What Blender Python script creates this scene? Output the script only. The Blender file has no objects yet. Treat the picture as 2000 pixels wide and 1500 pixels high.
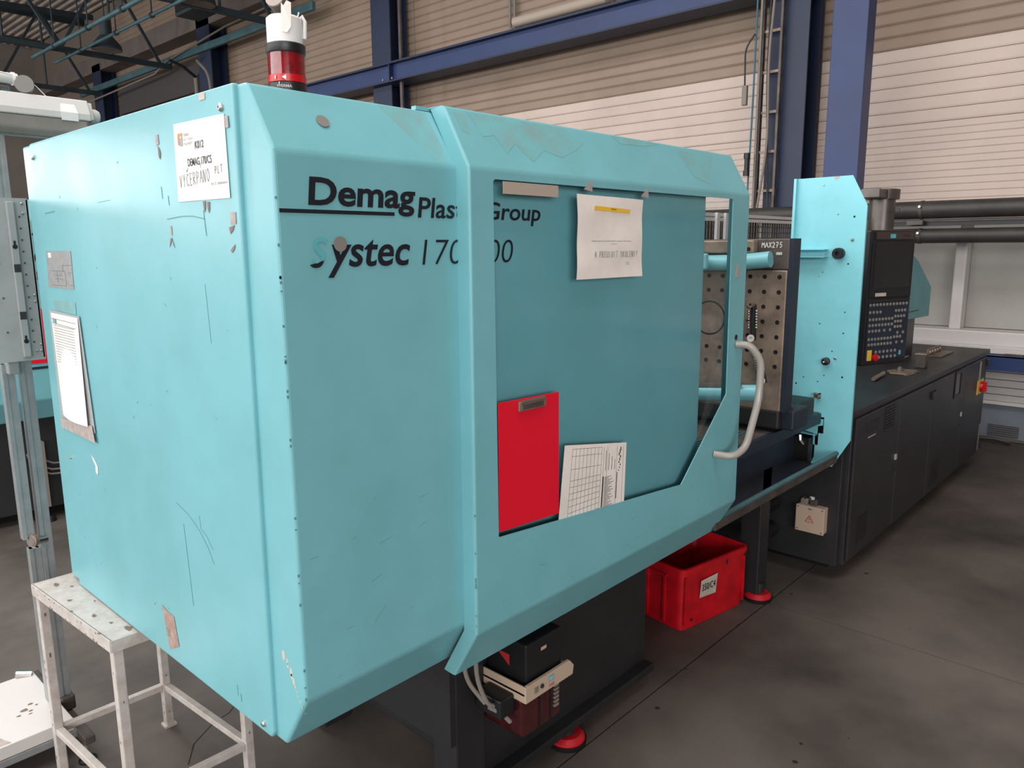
import bpy, bmesh, math, random
from mathutils import Vector, Matrix
from mathutils.geometry import tessellate_polygon
random.seed(7)
C = bpy.context.scene.collection
sc = bpy.context.scene
V = Vector

# ------------------------------------------------------------------ camera, world, light
yaw, pitch, roll = (math.radians(a) for a in (42.6947, -10.2267, -0.40253))
fw = V((math.cos(yaw)*math.cos(pitch), math.sin(yaw)*math.cos(pitch), math.sin(pitch)))
rt = V((math.sin(yaw), -math.cos(yaw), 0)); up = rt.cross(fw)
r2 = rt*math.cos(roll)+up*math.sin(roll); u2 = -rt*math.sin(roll)+up*math.cos(roll)
cam = bpy.data.objects.new('camera', bpy.data.cameras.new('camera')); C.objects.link(cam)
cam.data.sensor_width = 36; cam.data.lens = 1488.16*36/2000
cam.data.clip_start = .05; cam.data.clip_end = 200
M = Matrix((r2, u2, -fw)).transposed().to_4x4(); M.translation = V((-.7338, -1.2388, 1.69))
cam.matrix_world = M
sc.camera = cam

w = bpy.data.worlds.new('world'); sc.world = w; w.use_nodes = True
w.node_tree.nodes['Background'].inputs[0].default_value = (.75, .85, 1, 1)
w.node_tree.nodes['Background'].inputs[1].default_value = .3

def area(name, loc, target, sx, sy, power, col=(1, 1, 1)):
    l = bpy.data.lights.new(name, 'AREA'); l.shape = 'RECTANGLE'; l.size = sx; l.size_y = sy
    l.energy = power; l.color = col
    o = bpy.data.objects.new(name, l); C.objects.link(o); o.location = loc
    o.rotation_euler = (V(target)-V(loc)).to_track_quat('-Z', 'Y').to_euler()
    return o
area('window_light_left', (-9.8, 9.0, 3.9), (0, 9.0, 3.3), 28, 3.8, 1750, (1, .99, .98))
area('window_light_front', (-3.5, -8.8, 2.6), (-.5, 0, 1.5), 11, 2.4, 920, (1, .98, .97))
area('skylight', (-4.8, 2.5, 7.0), (-4.8, 2.5, 0), 4, 9, 300, (1, .97, .94))
area('skylight', (-.3, 4.0, 7.0), (-.3, 4.0, 0), 2.8, 14, 700, (1, .97, .94))
area('window_light_back', (-6.3, 23.6, 3.5), (-3, 0, 2.0), 1.7, 1.8, 420, (1, 1, 1))
sc.view_settings.view_transform = 'Standard'
sc.view_settings.look = 'None'
sc.view_settings.gamma = 1
sc.view_settings.use_curve_mapping = False
sc.view_settings.exposure = 0.0

# ------------------------------------------------------------------ materials
def lin(c):
    c = c/255
    return c/12.92 if c <= .04045 else ((c+.055)/1.055)**2.4
def mat(name, rgb, rough=.5, metal=0, var=.0, scale=6, rgb2=None, spec=.5, bump=0, bscale=80, coat=0, trans=0, alpha=1, rvar=0, stretch=None):
    m = bpy.data.materials.new(name); m.use_nodes = True
    nt = m.node_tree; b = nt.nodes['Principled BSDF']
    col = tuple(lin(c) for c in rgb)+(1,)
    b.inputs['Base Color'].default_value = col
    b.inputs['Roughness'].default_value = rough; b.inputs['Metallic'].default_value = metal
    b.inputs['Specular IOR Level'].default_value = spec
    b.inputs['Coat Weight'].default_value = coat
    b.inputs['Transmission Weight'].default_value = trans
    b.inputs['Alpha'].default_value = alpha
    tc = None
    if var or bump or rvar:
        tc = nt.nodes.new('ShaderNodeNewGeometry')
        src = tc.outputs['Position']
        if stretch:
            mp = nt.nodes.new('ShaderNodeMapping'); mp.inputs['Scale'].default_value = stretch
            nt.links.new(src, mp.inputs[0]); src = mp.outputs[0]
    if var:
        n = nt.nodes.new('ShaderNodeTexNoise'); n.inputs['Scale'].default_value = scale
        n.inputs['Detail'].default_value = 7; n.inputs['Roughness'].default_value = .62
        nt.links.new(src, n.inputs['Vector'])
        cr = nt.nodes.new('ShaderNodeValToRGB')
        c2 = tuple(lin(c) for c in (rgb2 or [c*(1-var) for c in rgb]))+(1,)
        cr.color_ramp.elements[0].color = c2; cr.color_ramp.elements[1].color = col
        cr.color_ramp.elements[0].position = .32; cr.color_ramp.elements[1].position = .62
        nt.links.new(n.outputs['Fac'], cr.inputs[0]); nt.links.new(cr.outputs[0], b.inputs['Base Color'])
    if rvar:
        n = nt.nodes.new('ShaderNodeTexNoise'); n.inputs['Scale'].default_value = 3.1; n.inputs['Detail'].default_value = 5
        nt.links.new(src, n.inputs['Vector'])
        mr = nt.nodes.new('ShaderNodeMapRange'); mr.inputs['To Min'].default_value = rough-rvar; mr.inputs['To Max'].default_value = rough+rvar
        nt.links.new(n.outputs['Fac'], mr.inputs[0]); nt.links.new(mr.outputs[0], b.inputs['Roughness'])
    if bump:
        n = nt.nodes.new('ShaderNodeTexNoise'); n.inputs['Scale'].default_value = bscale; n.inputs['Detail'].default_value = 4
        nt.links.new(src, n.inputs['Vector'])
        bp = nt.nodes.new('ShaderNodeBump'); bp.inputs['Strength'].default_value = bump; bp.inputs['Distance'].default_value = .002
        nt.links.new(n.outputs['Fac'], bp.inputs['Height']); nt.links.new(bp.outputs[0], b.inputs['Normal'])
    return m
AQ = mat('aqua_paint', (118, 182, 192), .38, var=.08, scale=4, rgb2=(111, 174, 182), bump=.05, bscale=260, rvar=.08)
AQW = mat('aqua_paint_worn', (114, 180, 186), .45, var=.3, scale=14, rgb2=(124, 162, 164), bump=.05, bscale=200)
AQD = mat('aqua_paint_shop_mark', (96, 172, 186), .5)
AQB = mat('aqua_paint_lit', (130, 206, 218), .4, var=.06, scale=5, bump=.05, bscale=220)  # same aqua, lightened in its colour for the side plate facing the light
INK = mat('dark_lettering', (16, 20, 32), .5)
GHOST = mat('unfaded_paint', (88, 174, 184), .45)
BLK = mat('black_painted_steel', (38, 38, 40), .5, var=.2, scale=5, bump=.05)
BLK2 = mat('cabinet_paint', (44, 44, 47), .42, var=.15, scale=3, bump=.12, bscale=300, rvar=.08)
BLKP = mat('black_plastic', (24, 25, 28), .4)
NAVY = mat('navy_steel', (34, 44, 60), .5, var=.2, scale=6)
SCR = mat('dark_screen', (36, 36, 40), .22)
STEEL = mat('worn_steel', (152, 134, 120), .42, metal=.35, var=.3, scale=9, bump=.05, rvar=.1)
STEELD = mat('oily_steel', (96, 88, 84), .5, metal=.3, var=.35, scale=7)
ZINC = mat('zinc_screw', (190, 188, 184), .3, metal=.9)
CHROME = mat('chrome', (215, 213, 210), .15, metal=1)
ALU = mat('aluminium_profile', (165, 170, 172), .42, metal=.55, var=.08, scale=20)
GREYP = mat('grey_sheet_metal', (150, 158, 158), .5, var=.08, scale=9)
LGREY = mat('light_grey_handle', (158, 153, 148), .35, coat=.3)
WHITEP = mat('chipped_white_paint', (198, 192, 188), .5, var=.3, scale=28, rgb2=(178, 168, 160), bump=.3, bscale=60)
CHIP = mat('bare_chipped_metal', (120, 104, 92), .7)
WHITE = mat('white_plastic', (225, 224, 222), .4)
LAMPW = mat('lamp_housing_grey', (196, 194, 192), .45)
CLEAR = mat('lamp_clear_cover', (170, 165, 158), .25, var=.2, scale=4, trans=.35)
PAPER = mat('white_paper', (232, 230, 228), .7, var=.03, scale=12)
PAPER2 = mat('paper_in_sleeve', (246, 238, 232), .4, var=.06, scale=7)
PAPER3 = mat('dusty_paper', (200, 190, 178), .7, var=.1, scale=20)
YEL = mat('yellow_marker', (236, 190, 60), .6)
PENCIL = mat('pencil_grey', (92, 100, 102), .7)
GREYINK = mat('grey_print', (105, 105, 105), .7)
REDC = mat('red_clipboard_vinyl', (226, 10, 44), .42, bump=.1, bscale=300)
REDP = mat('red_crate_plastic', (205, 16, 32), .4, var=.2, scale=12)
REDF = mat('red_foot_rubber', (190, 24, 36), .45)
REDG = mat('red_lens', (170, 12, 34), .12, var=.3, scale=60, trans=.45, coat=.5)
REDK = mat('red_button', (190, 14, 26), .3)
YELP = mat('yellow_plate', (225, 190, 70), .5)
REDL = mat('dark_red_reservoir', (84, 30, 34), .2, trans=.3, var=.3, scale=30)
BLUE = mat('blue_steel', (38, 58, 106), .45, var=.12, scale=2)
BLUED = mat('blue_steel_dark', (28, 42, 72), .5, var=.12, scale=2)
TEALP = mat('teal_pipe_paint', (70, 108, 116), .5, var=.2, scale=4)
DKTEAL = mat('dark_truss_paint', (44, 58, 66), .6, var=.2, scale=3)
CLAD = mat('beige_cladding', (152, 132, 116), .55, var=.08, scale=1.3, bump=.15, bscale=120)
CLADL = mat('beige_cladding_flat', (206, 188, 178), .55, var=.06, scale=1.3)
GAP = mat('joint_shadow_grey', (120, 108, 98), .8)
CONC = mat('concrete', (104, 96, 90), .62, var=.5, scale=1.1, rgb2=(58, 53, 50), bump=.25, bscale=45, rvar=.12)
CONCB = mat('concrete_joint', (34, 31, 30), .9)
CEIL = mat('corrugated_ceiling', (205, 194, 184), .7, var=.2, scale=1)
WALLD = mat('back_wall_brown', (150, 140, 132), .8, var=.1, scale=.8)
LEDGE = mat('concrete_ledge', (112, 102, 96), .8, var=.15, scale=2)
PANELG = mat('lower_wall_panel', (172, 170, 164), .5, var=.07, scale=2)
WHITER = mat('white_rail', (206, 202, 200), .45)
GREYBL = mat('grey_blue_wall', (112, 120, 130), .6, var=.08, scale=3)
PIPEB = mat('black_pipe_wrap', (58, 55, 54), .5, var=.2, scale=6)
HOP = mat('hopper_metal', (104, 98, 94), .38, metal=.6, var=.15, scale=8)
MESHM = mat('wire_mesh', (100, 92, 86), .5, metal=.4)
CABLE = mat('grey_cable', (128, 120, 114), .6)
CABLEB = mat('blue_cable', (58, 100, 120), .5)
TAPE = mat('tape_residue', (178, 168, 164), .7, var=.15, scale=60)
RUST = mat('paint_damage', (142, 122, 116), .8, var=.2, scale=90)
DIRT = mat('dark_scuff', (92, 142, 147), .7)
GREYDOT = mat('grey_plug', (128, 124, 120), .6)
STICK = mat('grey_foil_label', (150, 152, 154), .5, var=.1, scale=60)
SLEEVE = mat('clear_sleeve', (196, 200, 202), .2, alpha=.75, coat=.5)
TOPG = mat('grey_label_strip', (176, 162, 150), .6)
BEIGE = mat('beige_plastic', (190, 168, 148), .5)
REDLINE = mat('red_print', (170, 40, 44), .6)
LBLUE = mat('light_blue_print', (96, 170, 190), .5)
CARD = mat('tape_roll_card', (170, 156, 150), .7, var=.08, scale=40)
CARDD = mat('dusty_grey_rubber', (98, 92, 88), .8)
SIREN = mat('white_plastic_siren', (226, 226, 226), .4)
GLASS = bpy.data.materials.new('clear_polycarbonate'); GLASS.use_nodes = True
_nt = GLASS.node_tree; _nt.nodes.clear()
_o = _nt.nodes.new('ShaderNodeOutputMaterial'); _mx = _nt.nodes.new('ShaderNodeMixShader')
_t = _nt.nodes.new('ShaderNodeBsdfTransparent'); _t.inputs[0].default_value = (.96, .985, .99, 1)
_g = _nt.nodes.new('ShaderNodeBsdfGlossy'); _g.inputs['Roughness'].default_value = .06
_f = _nt.nodes.new('ShaderNodeLayerWeight'); _f.inputs[0].default_value = .08
_nt.links.new(_f.outputs[0], _mx.inputs[0]); _nt.links.new(_t.outputs[0], _mx.inputs[1])
_nt.links.new(_g.outputs[0], _mx.inputs[2]); _nt.links.new(_mx.outputs[0], _o.inputs[0])

# ------------------------------------------------------------------ mesh helpers (all coordinates are world metres)
ORG = {}
class MB:
    def __init__(s, m=None): s.v = []; s.f = []; s.M = m
    def add(s, vs, fs):
        n = len(s.v)
        for p in vs:
            p = V(p); s.v.append(s.M @ p if s.M else p)
        s.f += [tuple(i+n for i in f) for f in fs]; return s
    def box(s, x0, x1, y0, y1, z0, z1):
        x0, x1 = sorted((x0, x1)); y0, y1 = sorted((y0, y1)); z0, z1 = sorted((z0, z1))
        return s.add([(x, y, z) for x in (x0, x1) for y in (y0, y1) for z in (z0, z1)],
                     [(0, 1, 3, 2), (4, 6, 7, 5), (0, 4, 5, 1), (2, 3, 7, 6), (0, 2, 6, 4), (1, 5, 7, 3)])
    def lathe(s, c, ax, prof, n=24):
        ax = V(ax).normalized(); a = ax.orthogonal().normalized(); b = ax.cross(a); c = V(c)
        vs = []; fs = []
        for h, r in prof:
            for i in range(n):
                t = 2*math.pi*i/n; vs.append(c+ax*h+(a*math.cos(t)+b*math.sin(t))*max(r, 1e-5))
        k = len(prof)
        for j in range(k-1):
            for i in range(n): fs.append((j*n+i, j*n+(i+1) % n, (j+1)*n+(i+1) % n, (j+1)*n+i))
        fs.append(tuple(reversed(range(n)))); fs.append(tuple(range((k-1)*n, k*n)))
        return s.add(vs, fs)
    def cyl(s, p, q, r, n=16, r2=None):
        p = V(p); q = V(q); d = q-p
        return s.lathe(p, d, [(0, r), (d.length, r if r2 is None else r2)], n)
    def bar(s, p, q, w, h, upv=(0, 0, 1)):
        p = V(p); q = V(q); d = (q-p).normalized(); a = d.cross(V(upv))
        if a.length < 1e-4: a = d.orthogonal()
        a.normalize(); b = a.cross(d)
        return s.add([c+a*(w/2*i)+b*(h/2*j) for c in (p, q) for i, j in ((-1, -1), (1, -1), (1, 1), (-1, 1))],
                     [(3, 2, 1, 0), (4, 5, 6, 7), (0, 1, 5, 4), (1, 2, 6, 5), (2, 3, 7, 6), (3, 0, 4, 7)])
    def tube(s, pts, r, n=12, caps=True):
        pts = [V(p) for p in pts]; vs = []; fs = []; a = None
        for i, p in enumerate(pts):
            d = (pts[min(i+1, len(pts)-1)]-pts[max(i-1, 0)]).normalized()
            if a is None: a = d.orthogonal().normalized()
            a = (a-d*a.dot(d)).normalized(); b = d.cross(a)
            for k in range(n):
                t = 2*math.pi*k/n; vs.append(p+(a*math.cos(t)+b*math.sin(t))*r)
        for j in range(len(pts)-1):
            for k in range(n): fs.append((j*n+k, j*n+(k+1) % n, (j+1)*n+(k+1) % n, (j+1)*n+k))
        if caps: fs.append(tuple(reversed(range(n)))); fs.append(tuple(range((len(pts)-1)*n, len(pts)*n)))
        return s.add(vs, fs)
    def sheet(s, pts, t, holes=()):
        """planar polygon (world points) thickened along its normal by t"""
        pts = [V(p) for p in pts]; hs = [[V(p) for p in h] for h in holes]
        nrm = V((0, 0, 0))
        for i in range(len(pts)): nrm += (pts[i]-pts[0]).cross(pts[(i+1) % len(pts)]-pts[0])
        nrm.normalize()
        loops = [pts]+hs; flat = [p for l in loops for p in l]; tri = tessellate_polygon(loops); n = len(flat)
        fs = []
        for a, b, c in tri:
            if (flat[b]-flat[a]).cross(flat[c]-flat[a]).dot(nrm) < 0: a, b = b, a
            fs.append((c, b, a)); fs.append((a+n, b+n, c+n))
        k = 0
        for l in loops:
            m = len(l)
            for i in range(m): fs.append((k+i, k+(i+1) % m, k+(i+1) % m+n, k+i+n))
            k += m
        return s.add(flat+[p+nrm*t for p in flat], fs)
    def prism(s, pts, vec):
        pts = [V(p) for p in pts]; vec = V(vec); n = len(pts); tri = tessellate_polygon([pts]); fs = []
        for a, b, c in tri: fs.append((c, b, a)); fs.append((a+n, b+n, c+n))
        for i in range(n): fs.append((i, (i+1) % n, (i+1) % n+n, i+n))
        return s.add(pts+[p+vec for p in pts], fs)
    def build(s, name, m, parent=None, bevel=0, smooth=False, origin=None, seg=2):
        if origin is None:
            lo = V([min(p[i] for p in s.v) for i in range(3)]); hi = V([max(p[i] for p in s.v) for i in range(3)])
            origin = (lo+hi)/2
            if parent is None: origin.z = lo.z
        origin = V(origin)
        me = bpy.data.meshes.new(name); me.from_pydata([tuple(p-origin) for p in s.v], [], s.f)
        bm = bmesh.new(); bm.from_mesh(me); bmesh.ops.recalc_face_normals(bm, faces=bm.faces)
        if smooth:
            for f in bm.faces: f.smooth = True
            for e in bm.edges:
                if len(e.link_faces) == 2 and e.calc_face_angle(0) > .6: e.smooth = False
        bm.to_mesh(me); bm.free(); me.materials.append(m)
        return link(name, me, origin, parent, bevel, seg)
def link(name, me, origin, parent=None, bevel=0, seg=2):
    o = bpy.data.objects.new(name, me); C.objects.link(o); ORG[o.name] = V(origin)
    if parent is not None:
        o.parent = parent; o.location = V(origin)-ORG[parent.name]
    else: o.location = origin
    if bevel:
        b = o.modifiers.new('bevel', 'BEVEL'); b.width = bevel; b.segments = seg; b.limit_method = 'ANGLE'; b.angle_limit = .45
        b.harden_normals = False
    return o
def thing(name, loc, label, cat, group=None):
    o = bpy.data.objects.new(name, None); C.objects.link(o); o.location = loc; ORG[o.name] = V(loc)
    o.empty_display_size = .1
    return tag(o, label, cat, group)
def tag(o, label=None, cat=None, group=None, kind=None):
    if label: o['label'] = label
    if cat: o['category'] = cat
    if group: o['group'] = group
    if kind: o['kind'] = kind
    return o
def struct(o): o['kind'] = 'structure'; return o
def children(o): return [c for c in bpy.data.objects if c.parent == o]
def copy_thing(o, loc, label, group=None):
    def rec(s, par):
        c = s.copy(); C.objects.link(c)
        if par: c.parent = par
        for ch in children(s): rec(ch, c)
        return c
    c = rec(o, None); c.location = loc; ORG[c.name] = V(loc); c['label'] = label
    if group: c['group'] = group
    return c
def inst(o, name, loc, parent):
    c = bpy.data.objects.new(name, o.data); C.objects.link(c); c.parent = parent
    c.location = V(loc)-ORG[parent.name]; ORG[c.name] = V(loc)
    c.rotation_euler = o.rotation_euler
    for md in o.modifiers:
        if md.type == 'BEVEL':
            b = c.modifiers.new('bevel', 'BEVEL'); b.width = md.width; b.segments = md.segments; b.limit_method = 'ANGLE'; b.angle_limit = md.angle_limit
    return c
def frame(o, xd, yd):
    """matrix whose local x,y axes lie along xd, yd in the world"""
    xd = V(xd).normalized(); yd = V(yd).normalized(); zd = xd.cross(yd)
    m = Matrix((xd, yd, zd)).transposed().to_4x4(); m.translation = V(o); return m
def text_geo(body, weight=0, shear=0, spacing=1):
    cu = bpy.data.curves.new('t', 'FONT'); cu.body = body; cu.offset = weight; cu.shear = shear; cu.space_character = spacing
    cu.resolution_u = 4; cu.fill_mode = 'FRONT'
    o = bpy.data.objects.new('t', cu); C.objects.link(o)
    dg = bpy.context.evaluated_depsgraph_get(); me = bpy.data.meshes.new_from_object(o.evaluated_get(dg))
    vs = [v.co.copy() for v in me.vertices]; fs = [tuple(p.vertices) for p in me.polygons]
    bpy.data.objects.remove(o); bpy.data.curves.remove(cu); bpy.data.meshes.remove(me)
    return vs, fs
def text(body, m4, w, h, m, parent, name='lettering', weight=0, shear=0, spacing=1, keep=None, lift=.0006, clip=None):
    """text fitted to a w x h box whose lower left corner is the origin of m4"""
    vs, fs = text_geo(body, weight, shear, spacing)
    x0 = min(v.x for v in vs); x1 = max(v.x for v in vs); y0 = min(v.y for v in vs); y1 = max(v.y for v in vs)
    vs = [V(((v.x-x0)/(x1-x0)*w, (v.y-y0)/(y1-y0)*h, lift)) for v in vs]
    b = MB(m4); b.add(vs, fs)
    if clip:
        bm = bmesh.new(); vv = [bm.verts.new(v) for v in vs]
        for f in fs:
            try: bm.faces.new([vv[i] for i in f])
            except ValueError: pass
        yy, keep_up, slope = clip
        bmesh.ops.bisect_plane(bm, geom=bm.verts[:]+bm.edges[:]+bm.faces[:], plane_co=(w*.5, yy, 0), plane_no=(slope, 1, 0),
                               clear_outer=not keep_up, clear_inner=keep_up)
        bm.verts.ensure_lookup_table(); bm.verts.index_update()
        b = MB(m4); b.add([v.co.copy() for v in bm.verts], [tuple(v.index for v in f.verts) for f in bm.faces]); bm.free()
    return b.build(name, m, parent)
GLY = {  # hand-lettered strokes on a 1 x 1 cell
 'M': [[(0, 0), (.1, 1), (.45, .45), (.8, 1), (.9, 0)]], 'A': [[(0, 0), (.45, 1), (.85, 0)], [(.15, .4), (.7, .4)]],
 'X': [[(0, 0), (.8, 1)], [(.05, 1), (.8, 0)]], '2': [[(0, .8), (.3, 1), (.65, .8), (.5, .45), (0, 0), (.75, .05)]],
 '7': [[(0, .95), (.7, 1), (.25, 0)], [(.1, .5), (.65, .52)]], '5': [[(.75, 1), (.2, .95), (.12, .55), (.55, .6), (.7, .3), (.4, 0), (.05, .1)]],
 'm': [[(0, 0), (.02, .6)], [(.02, .45), (.25, .6), (.4, .45), (.4, 0)], [(.4, .45), (.65, .6), (.8, .4), (.8, 0)]],
 'V': [[(0, 1), (.25, 0), (.6, 1)]], 'Y': [[(0, 1), (.35, .5), (.7, 1)], [(.35, .5), (.3, 0)]],
 'C': [[(.75, .85), (.45, 1), (.1, .6), (.15, .15), (.5, 0), (.8, .2)]], 'v': [[(.2, 1.35), (.4, 1.15), (.75, 1.45)]],
 'E': [[(.75, .95), (.2, 1), (.15, .5), (.1, 0), (.7, .05)], [(.15, .5), (.6, .55)]],
 'R': [[(.1, 0), (.1, 1), (.6, .95), (.6, .6), (.1, .5), (.75, 0)]], 'P': [[(.1, 0), (.1, 1), (.65, .9), (.6, .55), (.1, .45)]],
 'a': [[(.45, 1.2), (.5, 1.6)]], 'N': [[(0, 0), (.1, 1), (.6, 0), (.75, 1)]],
 'O': [[(.4, 1), (.1, .7), (.1, .25), (.4, 0), (.75, .3), (.7, .8), (.4, 1)]], 'D': [[(.1, 0), (.15, 1), (.65, .75), (.6, .25), (.1, 0)]],
 'L': [[(.2, 1), (.1, 0), (.6, .05)]], 'T': [[(0, 1), (.85, 1)], [(.45, 1), (.4, 0)]], 'I': [[(.3, 1), (.3, 0)]],
 'S': [[(.7, .9), (.3, 1), (.15, .7), (.6, .4), (.5, .05), (.05, .1)]], 'K': [[(.1, 0), (.1, 1)], [(.7, 1), (.15, .45), (.75, 0)]],
 'U': [[(0, 1), (.05, .2), (.35, 0), (.65, .3), (.7, 1)]],
 '?': [[(.1, .8), (.4, 1), (.7, .75), (.4, .45), (.35, .25)], [(.33, .05), (.33, 0)]], ' ': []}
def hand(words, m4, cw, ch, t, m, parent, name='handwriting', slope=0):
    b = MB(m4); x = 0
    for c in words:
        if c in 'va' and c not in ' ': x -= cw
        for st in GLY[c]:
            q = [V((x+p[0]*cw*.9, p[1]*ch+x*slope, .0007)) for p in st]
            for i in range(len(q)-1): b.bar(q[i], q[i+1], t, .0004, (0, 0, 1))
        x += cw
    return b.build(name, m, parent)
def arc(pts, r=.03, n=5):
    """round the corners of a polyline"""
    pts = [V(p) for p in pts]; out = [pts[0]]
    for i in range(1, len(pts)-1):
        a = (pts[i-1]-pts[i]); b = (pts[i+1]-pts[i]); k = min(r, a.length*.45, b.length*.45)
        p = pts[i]+a.normalized()*k; q = pts[i]+b.normalized()*k
        for j in range(n+1):
            t = j/n; out.append(p*(1-t)**2+pts[i]*2*t*(1-t)+q*t*t)
    out.append(pts[-1]); return out
def screw(p, nrm, r, parent, name='screw', m=None):
    return MB().lathe(V(p), nrm, [(-.001, r), (r*.35, r*.95), (r*.7, r*.6), (r*.72, r*.3), (r*.4, r*.28), (r*.4, 0)], 14).build(name, m or ZINC, parent, smooth=True)

# ------------------------------------------------------------------ the hall
WX = 6.86
fl = MB().box(-10, WX+.3, -9, 24.3, -.1, -.012).build('floor', CONCB); struct(fl)
xs = [-10, -5.4, -1.4, 2.6, WX]; ys = [-9, -7.82, -3.82, .18, 4.18, 8.18, 12.18, 16.18, 20.18, 24]
for i in range(len(xs)-1):
    for j in range(len(ys)-1):
        MB().box(xs[i]+.004, xs[i+1]-.004, ys[j]+.004, ys[j+1]-.004, -.03, 0).build('floor_slab', CONC, fl)
crk = MB()
cp = [(.20, 1.10), (.26, 1.19), (.29, 1.21), (.37, 1.26), (.43, 1.27), (.52, 1.34), (.56, 1.33), (.66, 1.41), (.8, 1.5), (1.0, 1.72)]
for a, b in zip(cp, cp[1:]): crk.bar((*a, .0002), (*b, .0002), .004, .0006)
crk.build('floor_crack', CONCB, fl)
dbr = MB()
for k in range(46):
    x = random.uniform(-.4, 5.2); y = random.choice([random.uniform(-1.1, .2), random.uniform(1.2, 3.4)])
    r = random.uniform(.003, .012)
    dbr.lathe((x, y, 0), (0, 0, 1), [(0, r), (.0008, r*.8)], 6)
tag(dbr.build('floor_speck', CONCB, fl), kind='stuff')
# wall_right: structural sheet, planks bay by bay, flat lower panels
wr = MB().box(WX+.014, WX+.3, -9, 24.3, 0, 7.4).build('wall_right', GAP); struct(wr)
bays = [(-8.9, -3.9), (-3.9, 1.75), (1.75, 7.6), (7.6, 13.1), (13.1, 18.6), (18.6, 24)]
z0 = 2.735; pitch_ = .108
for (ya, yb) in bays:
    b = MB().sheet([(WX+.013, ya+.004, z0+.002), (WX+.009, ya+.004, z0+.003), (WX, ya+.004, z0+.018), (WX, ya+.004, z0+.090), (WX+.009, ya+.004, z0+.105), (WX+.013, ya+.004, z0+.1065)], -(yb-ya-.008))
    pu = b.build('cladding_plank', CLAD, wr); o0 = ORG[pu.name].copy(); up_ = True
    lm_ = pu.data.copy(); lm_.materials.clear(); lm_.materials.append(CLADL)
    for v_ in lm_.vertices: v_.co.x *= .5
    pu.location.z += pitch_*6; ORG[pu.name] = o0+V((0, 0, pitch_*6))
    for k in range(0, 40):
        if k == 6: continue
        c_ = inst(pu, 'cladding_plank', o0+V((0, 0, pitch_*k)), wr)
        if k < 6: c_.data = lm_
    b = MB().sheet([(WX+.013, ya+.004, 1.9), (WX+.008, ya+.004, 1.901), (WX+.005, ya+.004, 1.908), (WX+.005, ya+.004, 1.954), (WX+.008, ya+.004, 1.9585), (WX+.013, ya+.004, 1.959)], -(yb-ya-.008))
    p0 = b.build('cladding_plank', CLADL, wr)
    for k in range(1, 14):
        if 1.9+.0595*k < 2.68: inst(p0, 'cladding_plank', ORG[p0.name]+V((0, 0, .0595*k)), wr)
# lower wall: grey panels with white mullions, white rail, blue beam, slats, plinth
for ya, yb in ((-4, -1.9), (-1.88, .36), (.46, 2.3), (2.32, 4.2)):
    MB().box(WX, WX+.05, ya, yb, .97, 1.9).build('wall_panel', PANELG, wr)
for y in (-1.89, .405):
    MB().box(6.70, WX, y-.045, y+.045, .96, 1.72).build('mullion', WHITER, wr, bevel=.012)
MB().box(6.6, WX, -6, 2.3, .845, .965).build('white_rail', WHITER, wr, bevel=.01)
MB().box(6.55, WX, -6, 2.3, .79, .85).build('rail_lip', WHITER, wr, bevel=.006)
MB().box(6.5, 6.56, -.15, -.02, .775, .80).build('rail_latch', STEELD, wr)
for k in range(5):
    MB().box(6.83, WX+.05, -5, 2.3, .345+k*.0645, .405+k*.0645).build('slat', WHITER, wr, bevel=.006)
MB().box(6.78, WX+.05, -5, 2.3, .325, .355).build('slat_bottom_rail', WHITER, wr, bevel=.006)
MB().box(WX-.02, WX+.05, -6, 6.5, .03, .32).build('plinth_panel', GREYBL, wr)
g = MB()
for k in range(6): g.box(6.825, 6.845, -.13, .10, .045+k*.018, .052+k*.018)
g.build('floor_vent_grille', STEELD, wr)
stk = MB().tube([(6.74, .15, .02), (6.73, .02, .03), (6.70, -.10, .02)], .012, 8).build('plastic_wrap_roll', CHROME, None)
tag(stk, 'crumpled shiny plastic roll lying at the foot of the grey blue wall', 'wrap')

wb = MB().box(-10, WX+.3, 24, 24.3, 0, 7.4).build('wall_back', WALLD); struct(wb)
wl = MB().box(-10.3, -10, -9, 24.3, 0, 7.4).build('wall_left', WALLD); struct(wl)
wf = MB().box(-10.3, WX+.3, -9.3, -9, 0, 7.4).build('wall_front', WALLD); struct(wf)
# ceiling: corrugated sheet
cb = MB(); n = 190; x0c, x1c = -10.2, WX+.3
vs = []; 
for i in range(n*2+1):
    x = x0c+(x1c-x0c)*i/(n*2); z = 7.25+(.045 if (i//1) % 4 in (1, 2) else 0)
    vs += [(x, -9.2, z), (x, 24.3, z)]
cb.add(vs, [(2*i, 2*i+1, 2*i+3, 2*i+2) for i in range(n*2)])
ce = cb.build('ceiling', CEIL); struct(ce)
for y in (2, 5, 8, 11, 14, 17, 20, 23):
    MB().box(-10, WX, y-.05, y+.05, 7.08, 7.24).build('purlin', DKTEAL, ce)
# concrete ledge high on the wall and fascia
MB().box(6.5, WX, -9, 24, 5.75, 6.1).build('trim_1', LEDGE)['kind'] = 'structure'
MB().box(6.72, WX, 13.4, 17.9, 4.75, 5.3).build('trim_2', mat('ledge_dark', (70, 66, 66), .8))['kind'] = 'structure'

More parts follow.
